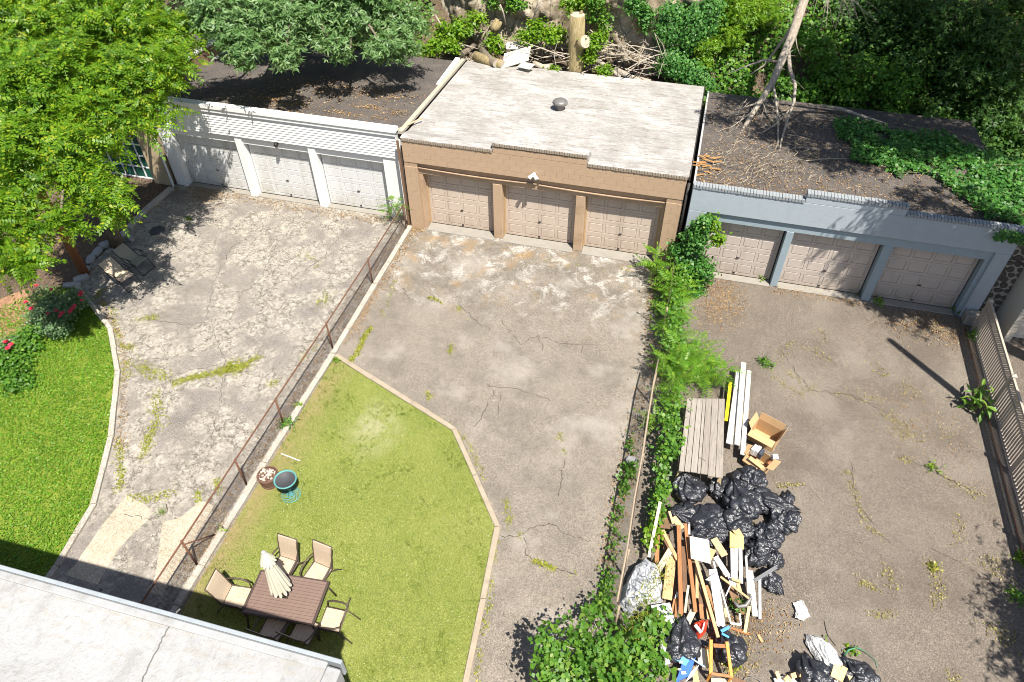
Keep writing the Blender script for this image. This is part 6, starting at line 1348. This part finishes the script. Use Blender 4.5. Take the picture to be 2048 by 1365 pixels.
# rumpled films
def film(name, label, pxs, z0, hump, mat, seed, cat='plastic sheet', n=46):
    P = np.array([G(*p, z0)[:2] for p in pxs]); ctr = P.mean(0); V = []; F = []; m = 96
    ang = np.arctan2(P[:,1]-ctr[1], P[:,0]-ctr[0]); o = np.argsort(ang); P = P[o]; Pc = np.vstack([P, P[:1]]); d = np.concatenate([[0], np.cumsum(np.linalg.norm(np.diff(Pc, axis=0), axis=1))])
    tt = np.linspace(0, d[-1], m, endpoint=False); B = np.column_stack([np.interp(tt, d, Pc[:,0]), np.interp(tt, d, Pc[:,1])])
    for j in range(n+1):
        f = j/n
        for k in range(m):
            q = ctr+(B[k]-ctr)*f; e = Vector((q[0]*2.2+seed, q[1]*2.2, seed)); rg = abs(mnoise.noise(e*1.6)); r2 = abs(mnoise.noise(Vector((q[0]*11+q[1]*5, q[1]*2.5-q[0], seed)))); big = mnoise.noise(e*.7)
            z = z0+hump*(1-f**2.2)*(1+.5*big)+.10*rg+.11*(.5-min(r2*2,.5))-(z0-.03)*max(0, f-.8)/.2
            V.append((q[0]+.03*mnoise.noise(e*3), q[1]+.03*mnoise.noise(e*3.3), max(.015, z)))
    F = [(j*m+k, j*m+(k+1)%m, (j+1)*m+(k+1)%m, (j+1)*m+k) for j in range(n) for k in range(m)]
    og = (ctr[0], ctr[1], 0); return solo(name, np_mesh(name, V, F, mat, og, True), mat, label, cat, origin=og)
film('plastic_sheet', 'crumpled grey translucent sheet lying against the fence beside the timbers', [(1290,1108),(1318,1128),(1333,1175),(1325,1205),(1290,1215),(1260,1225),(1240,1205),(1248,1165),(1268,1130)], .30, .22, M_greyfilm, 2.0)
film('plastic_sheet', 'white plastic sheet dragged to a point at the bottom of the right driveway', [(1612,1266),(1632,1272),(1665,1292),(1690,1330),(1672,1368),(1652,1368),(1628,1310),(1612,1285)], .10, .16, M_whitefilm, 5.0)
film('paper_scrap', 'torn white paper lying alone on the right driveway', [(1585,1207),(1604,1203),(1612,1222),(1618,1238),(1604,1245),(1588,1241),(1590,1225)], .02, .03, M_carton, 7.0, 'paper', 16)

# ------------------------------------------------------------------ lumber heap, board by board
W_brown = wood('reddish_brown_timber', [(.30,.135,.055), (.36,.18,.08)]); W_tan = wood('tan_timber', [(.46,.30,.15), (.52,.36,.20)]); W_pale = wood('pale_weathered_timber', [(.46,.39,.27), (.52,.45,.33)]); W_dark = wood('dark_old_timber', [(.15,.085,.05), (.20,.12,.07)])
W_white = wood('white_painted_timber', [(.52,.50,.465), (.60,.58,.55)], rough=.6); W_grey = wood('grey_painted_timber', [(.50,.48,.45), (.56,.54,.51)], rough=.6); W_yellow = wood('yellow_pine', [(.60,.43,.19), (.64,.48,.24)]); M_gmetal = flat('grey_metal_angle', (.23,.23,.23), .5, .2, metal=.4); M_foam = flat('yellow_foam', (.70,.52,.18), .9, .12, 4)
def hz(x, y): return (1180+x/3.74, 1000+y/3.74)
def plank(label, a, b, za, zb, wd, th, mat, cat='plank', name='plank', roll=0.0, group=None):
    p, q = G(*hz(*a), za), G(*hz(*b), zb); return solo(name, MB().beam(p, q, wd, th, (roll, 0, 1)), mat, label, cat, group, bevel=.004)
H = [('long pale pole standing at the left of the heap, leaning toward the fence', (525,15),(440,430),.95,.45,.075,.035,W_pale), ('short brown board left of the pale pole foot', (505,245),(500,470),.48,.40,.10,.03,W_brown), ('tan strip crossing to the reddish beam at the heap top', (543,228),(655,450),.58,.52,.085,.03,W_tan),
     ('main reddish brown beam running down the middle left of the heap', (662,190),(682,872),.60,.46,.095,.06,W_brown), ('second reddish beam right of the main one', (712,180),(788,840),.55,.42,.085,.05,W_brown), ('dark bark edged slab between the two reddish beams', (700,350),(712,690),.44,.40,.10,.03,W_dark), ('pale tan board crossing left of the main beam', (605,370),(508,530),.52,.44,.14,.028,W_pale),
     ('wide orange plywood offcut left of the main beam', (612,420),(575,745),.44,.36,.22,.018,W_tan), ('long light brown stud slanting across the right of the heap', (792,450),(958,1030),.66,.34,.075,.045,W_tan), ('orange brown stub between the second beam and the long stud', (800,470),(800,735),.50,.44,.07,.04,W_tan), ('tan wedge board under the black bags', (925,290),(1008,420),.52,.46,.18,.02,W_tan),
     ('left of the three white tongue boards at the heap right', (1062,365),(1066,580),.50,.44,.075,.03,W_white), ('middle one of the three white tongue boards', (1092,362),(1090,590),.51,.44,.075,.03,W_white), ('right of the three white tongue boards', (1124,365),(1130,625),.50,.42,.085,.03,W_white), ('white plank slanting from the cream panel', (938,425),(1032,570),.60,.52,.13,.022,W_white), ('broad greyish white board down the middle of the heap', (918,520),(985,975),.55,.30,.19,.022,W_grey),
     ('thin white moulding beside the broad greyish board', (922,462),(1055,930),.58,.30,.04,.03,W_white), ('thin tan stick crossing toward the grey metal', (975,575),(1192,742),.58,.40,.05,.03,W_tan), ('thin white lath right of the tongue boards', (1166,420),(1186,700),.50,.38,.05,.025,W_white), ('wide white board at the right edge of the heap', (1198,530),(1236,872),.42,.24,.12,.03,W_white), ('grey metal angle lying along the right edge of the heap', (1268,575),(1270,895),.36,.06,.07,.05,M_gmetal),
     ('grey metal flat pointing up over the small black bag', (1230,605),(1396,502),.42,.46,.085,.012,M_gmetal), ('yellow pine stake propped at the right foot of the heap', (1192,795),(1156,1003),.30,.03,.07,.03,W_yellow), ('brown batten lying flat at the heap foot', (1050,958),(1192,1008),.05,.04,.05,.03,W_brown), ('small tan block lying apart on the asphalt', (1256,1008),(1288,1064),.03,.03,.06,.03,W_tan), ('dark short board left of the main beam foot', (640,745),(618,850),.34,.30,.09,.03,W_brown),
     ('pale narrow strip between the beams', (735,640),(710,845),.44,.40,.055,.03,W_pale), ('weathered board end below the beams', (775,825),(700,985),.34,.28,.13,.025,W_pale), ('red brown stub above the red and white bag', (828,780),(838,890),.42,.38,.09,.03,W_brown), ('tan stub right of the red brown stub', (880,800),(890,895),.38,.34,.08,.03,W_tan), ('tan board end tucked under the bags at the heap top', (622,130),(690,215),.58,.56,.15,.025,W_yellow),
     ('narrow tan strip at the top of the heap', (592,85),(622,180),.66,.60,.06,.03,W_tan), ('white end of a strip above the cream panel', (740,185),(742,260),.60,.56,.05,.03,W_white), ('dark brown board showing beside the second beam', (760,420),(835,800),.38,.34,.09,.03,W_dark), ('dark brown timber deep under the long stud', (690,300),(860,900),.26,.22,.16,.04,W_dark), ('dark timber deep in the left of the heap', (560,260),(640,800),.26,.22,.18,.04,W_dark),
     ('dark timber deep under the white boards', (1000,500),(1130,860),.22,.16,.18,.04,W_dark), ('rough dark slab at the top left of the heap', (560,90),(560,215),.50,.48,.26,.03,W_dark), ('pair board of brown at the far left edge', (470,190),(425,320),.50,.40,.07,.025,W_pale), ('brown board behind the greyish board', (870,640),(945,860),.40,.34,.07,.03,W_brown), ('thin orange block on the thin white moulding', (1008,810),(1020,880),.42,.38,.06,.03,W_tan),
     ('white strip at the foot corner forming an L', (1055,925),(1128,935),.22,.20,.05,.03,W_white), ('upright white strip of the foot corner', (1118,850),(1128,935),.24,.20,.04,.03,W_white), ('tan block near the thin tan stick', (1060,590),(1130,615),.52,.50,.06,.04,W_yellow), ('white rough board under the tongue boards', (1050,560),(1080,650),.40,.36,.16,.02,W_white), ('brown stub under the tan stick', (1100,610),(1125,690),.40,.36,.08,.03,W_tan),
     ('bleached stick across the middle of the white boards', (1015,720),(1060,620),.50,.54,.03,.02,W_white), ('splintered brown board left of the cream panel', (640,880),(655,700),.38,.36,.06,.03,W_brown), ('slim brown batten left of the second beam foot', (850,690),(905,910),.46,.34,.045,.03,W_brown), ('white stub at the lower left of the reddish beams', (655,690),(640,740),.38,.36,.05,.03,W_white)]
for h_ in H: plank(*h_)
def slab(name, label, pts, z, th, mat, cat):
    P = [G(*hz(*p[:2]), p[2] if len(p) > 2 else z) for p in pts]; n = len(P); mb = MB().add([p for p in P]+[p-np.array([0,0,th]) for p in P], [tuple(range(n)), tuple(range(n,2*n))[::-1]]+[(i,n+i,n+(i+1)%n,(i+1)%n) for i in range(n)])
    return solo(name, mb, mat, label, cat, bevel=.004)
M_creampanel = flat('cream_panel', (.66,.60,.47), .7, .1, 3)
slab('wall_panel', 'cream square panel lying on the heap beside the bags', [(745,270,.74),(890,300,.70),(905,478,.62),(755,438,.66)], .7, .02, M_creampanel, 'panel'); slab('cardboard_sheet', 'torn tan cardboard corner under the cream panel', [(882,352,.62),(945,378,.6),(900,470,.6),(885,440,.61)], .6, .01, M_card, 'cardboard')
slab('foam_block', 'yellow foam slab with a wavy edge above the white tongue boards', [(1046,232,.56),(1085,262,.57),(1150,268,.55),(1152,365,.52),(1046,350,.53)], .55, .06, M_foam, 'foam'); slab('wall_panel', 'white flat panel leaning at the low end of the heap beside the grey sheet', [(455,790,.52),(598,768,.56),(655,975,.42),(530,1003,.38)], .5, .02, W_white, 'panel'); slab('cardboard_sheet', 'brown cardboard lump between the bags and the yellow foam', [(1050,205,.6),(1110,205,.6),(1150,270,.57),(1085,258,.58)], .6, .02, M_card, 'cardboard')
slab('board_scrap', 'small greyish board scrap on top of the greyish white board', [(862,598,.58),(935,545,.60),(940,575,.59),(915,610,.57)], .58, .015, W_grey, 'board')
M_redbag = flat('red_print', (.62,.06,.03), .5, .15); M_bluecard = flat('blue_print', (.02,.11,.50), .5, .1); M_lblue = flat('light_blue_print', (.10,.32,.62), .5, .1)
rb_ = film('printed_bag', 'crumpled red and white printed bag below the reddish beams', [(1385,1246),(1402,1240),(1418,1242),(1416,1256),(1402,1268),(1392,1262)], .34, .05, M_redbag, 9.0, 'bag', 18)
part('white_print', MB().beam(G(1390,1251,.46), G(1402,1266,.45), .07, .05), M_carton, rb_); part('white_print', MB().beam(G(1409,1246,.47), G(1404,1264,.46), .025, .04), M_carton, rb_)
bcx = thing('blue_carton', 'flattened blue and white printed carton below the knotted black bag', 'carton', G(1368,1332,.3)); P4 = [G(*hz(*p), .36) for p in ((655,1150),(735,1200),(715,1330),(650,1345))]
part('blue_panel', MB().frame(G(*hz(715,1275),.34), (G(*hz(770,1255),.34)-G(*hz(660,1310),.34))/2*.95, (G(*hz(730,1210),.36)-G(*hz(685,1345),.30))/2, (0,0,.02)), M_bluecard, bcx)
part('blue_panel', MB().frame(G(*hz(690,1190),.40), (G(*hz(735,1215),.40)-G(*hz(650,1160),.42))/2, (G(*hz(705,1165),.42)-G(*hz(668,1225),.38))/2, (0,0,.02)), M_lblue, bcx)
part('white_panel', MB().frame(G(*hz(765,1300),.33), (G(*hz(800,1270),.33)-G(*hz(740,1320),.33))/2, (G(*hz(785,1255),.33)-G(*hz(735,1345),.33))/2*.9, (0,0,.018)), M_carton, bcx)
for x, y, s in ((700,1295,.05),(680,1215,.04),(668,1268,.035)): part('white_label', MB().frame(G(*hz(x,y),.375 if y > 1230 else .432), (s,s*.3,.0), (-s*.2,s*.5,.0), (0,0,.006)), M_carton, bcx)
slab('cardboard_sheet', 'pink and tan carton end beside the blue carton', [(775,1245,.34),(800,1255,.33),(820,1360,.28),(770,1370,.28)], .3, .02, M_card, 'cardboard'); slab('board_scrap', 'thin dark blue edged board above the blue carton', [(735,1175,.46),(745,1170,.46),(865,1245,.40),(855,1255,.40)], .4, .02, M_bluetrim, 'board')
slab('wall_panel', 'pale green tinted panel standing behind the orange wooden frame', [(802,1110,.36),(860,1110,.36),(870,1250,.22),(810,1230,.24)], .3, .02, M_creampanel, 'panel'); plank('yellow pine strip left of the orange wooden frame', (872,1120),(880,1260), .40,.30,.06,.03,W_yellow)
plank('dark board lying across above the orange wooden frame', (800,1055),(900,1085), .40,.40,.10,.03,M_pot); plank('light blue strip above the black bag at the frame', (985,1000),(1040,1030), .44,.42,.05,.02,M_lblue); plank('blue and white taped end of the greyish white board', (980,985),(1045,950), .40,.42,.07,.02,M_lblue)
W_orange = wood('orange_varnish', [(.50,.21,.03), (.54,.25,.05)], (9,9,1.5), .4); cf = thing('chair_frame', 'orange varnished wooden chair frame standing at the low end of the heap', 'chair frame', G(1440,1340))
def hp(x, y, z): return G(*hz(x,y), z)
part('post', MB().beam(hp(905,1045,.78), hp(903,1300,.40), .075, .045), W_orange, cf, bevel=.006); part('post', MB().beam(hp(1022,1060,.78), hp(1058,1325,.40), .07, .045), W_orange, cf, bevel=.006)
part('rail', MB().beam(hp(922,1090,.74), hp(1012,1095,.74), .08, .03), W_brown, cf, bevel=.005); part('rail', MB().beam(hp(905,1300,.42), hp(1055,1322,.42), .06, .035), W_brown, cf, bevel=.005)
for x, y in ((903,1300),(1058,1325)): p = hp(x,y,.40); part('leg', MB().beam(p, (p[0],p[1]+.02,.0), .05, .045, (0,1,0)), W_orange, cf)
for x, y in ((908,1060),(1024,1072)): p = hp(x,y,.76); part('leg', MB().beam(p, (p[0]+.02,p[1]+.15,.0), .05, .045, (0,1,0)), W_orange, cf)
plank('grey plank lying below the orange wooden frame', (1040,1335),(1180,1390), .10,.08,.14,.03,W_dark); slab('board_scrap', 'flat pale board at the bottom edge below the frame', [(905,1330,.12),(1060,1340,.12),(1060,1400,.1),(905,1400,.1)], .1, .02, W_pale, 'board')
solo('bent_rod', MB().tube([hp(1130,1395,.05), hp(1165,1330,.06), hp(1210,1325,.06), hp(1260,1345,.05), hp(1290,1375,.05)], .010, 6), M_galv, 'bent pale wire hoop lying right of the chair frame', 'wire', smooth=True)
wl = MB().tube([hp(1075,760,.34), hp(1110,800,.30), hp(1165,790,.34), hp(1205,735,.40), hp(1195,710,.44)], [.03,.045,.05,.04,.03], 8); solo('grey_pipe_bend', wl, M_galv, 'grey curved duct bend at the right side of the heap', 'pipe', smooth=True)
wp = MB().tube([hp(540,1060,.30), hp(560,1120,.30), hp(590,1200,.25), hp(545,1240,.12)], [.09,.10,.09,.06], 8); solo('white_cloth', wp, M_whitefilm, 'dirty white rag trailing beside the blue carton', 'rag', smooth=True)
# cut wood and cardboard at the bottom edge
def bb_(x, y): return (1440+x/5.12, 1180+y/5.12)
for lb, a, b, wd, th, z, mt_ in (('pale offcut standing at the bottom edge, left of the small blocks', (575,835),(605,910),.08,.05,.20,W_yellow), ('small orange block at the bottom edge next to the black bag', (740,850),(760,905),.12,.06,.16,W_tan), ('long tan block leaning on the black bag at the bottom edge', (815,860),(935,925),.12,.05,.22,W_tan), ('tan block half out of the bottom edge', (665,890),(720,960),.14,.06,.16,W_tan),
                            ('yellow cardboard strip standing in the white plastic', (1205,770),(1165,900),.14,.02,.42,W_yellow), ('yellow cardboard strip right of the standing one', (1280,790),(1225,930),.12,.02,.38,W_yellow), ('wide yellow offcut at the bottom edge beside the right black bag', (1345,860),(1385,960),.20,.03,.26,W_yellow), ('brown side of the standing cardboard strip', (1245,785),(1190,930),.03,.05,.36,W_brown)):
    solo('wood_offcut', MB().beam(G(*bb_(*a), z), G(*bb_(*b), z-.05), wd, th), mt_, lb, 'offcut', bevel=.004)
film('white_scrap', 'white sheet under the blocks at the bottom edge', [(1545,1362),(1560,1352),(1585,1352),(1600,1372),(1560,1385)], .05, .06, M_carton, 12.0, 'paper', 14)
solo('garden_hose', MB().tube([G(1689,1311,.05), G(1697,1300,.12), G(1712,1296,.16), G(1722,1298,.12), G(1738,1310,.03), G(1751,1322,.02), G(1754,1336,.015)], [.02,.018,.014,.01,.006,.006,.006], 6), flat('green_hose', (.05,.22,.12), .4, .1), 'green hose end curling out of the white plastic sheet', 'hose', smooth=True)
solo('thin_cable', MB().tube([G(1649,1243,.02), G(1652,1260,.02), G(1656,1272,.015), G(1672,1293,.02)], .006, 5), M_hard, 'thin dark cable end lying above the white plastic sheet', 'cable')
# the gap between tan and blue garages
c = G(1366,470,.6); solo('red_can', MB().beam((9.735,-.25,.62), (9.72,-.35,1.10), .11, .09, (0,1,0)), flat('red_plastic', (.50,.03,.02), .4, .2), 'red plastic thing wedged in the gap between the tan and blue garages', 'plastic')
solo('rubble_stone', MB().prism([(9.28,-.55),(9.45,-.72),(9.58,-.62),(9.62,-.32),(9.45,-.22),(9.3,-.3)], 0, .30), flat('white_splashed_stone', (.55,.52,.46), .9, .3), 'white splashed stone at the right foot of the tan garage', 'stone', bevel=.04)
solo('rubble_stone', MB().prism([(9.60,-.75),(9.72,-.85),(9.85,-.7),(9.86,-.5),(9.68,-.45)], 0, .24), flat('brown_stone', (.22,.15,.11), .9, .3), 'brown stone in the ivy gap beside the white splashed stone', 'stone', bevel=.04)
c = G(805,437); solo('grey_bucket', MB().lathe([(0,.0),(.13,.0),(.16,.26),(.165,.27),(.15,.265),(.0,.24)], c, 18), flat('grey_rubber', (.10,.11,.125), .6, .2), 'grey black tub behind the sapling at the white garage corner', 'tub', smooth=True, origin=tuple(c))
for px, py, s, lb in ((1262,926,.16,'pale rubble stone caught behind the fence wires'), (1252,955,.10,'brown rubble stone behind the fence wires, lower one'), (1266,935,.12,'broken rubble stone next to the pale one behind the fence')):
    c = G(px, py); q = [(c[0]+s*math.cos(k*1.05+px)*random.uniform(.8,1.2), c[1]+s*math.sin(k*1.05+px)*random.uniform(.8,1.2)) for k in range(6)]; solo('rubble_stone', MB().prism(q, 0, s), M_slab, lb, 'stone', bevel=.03)
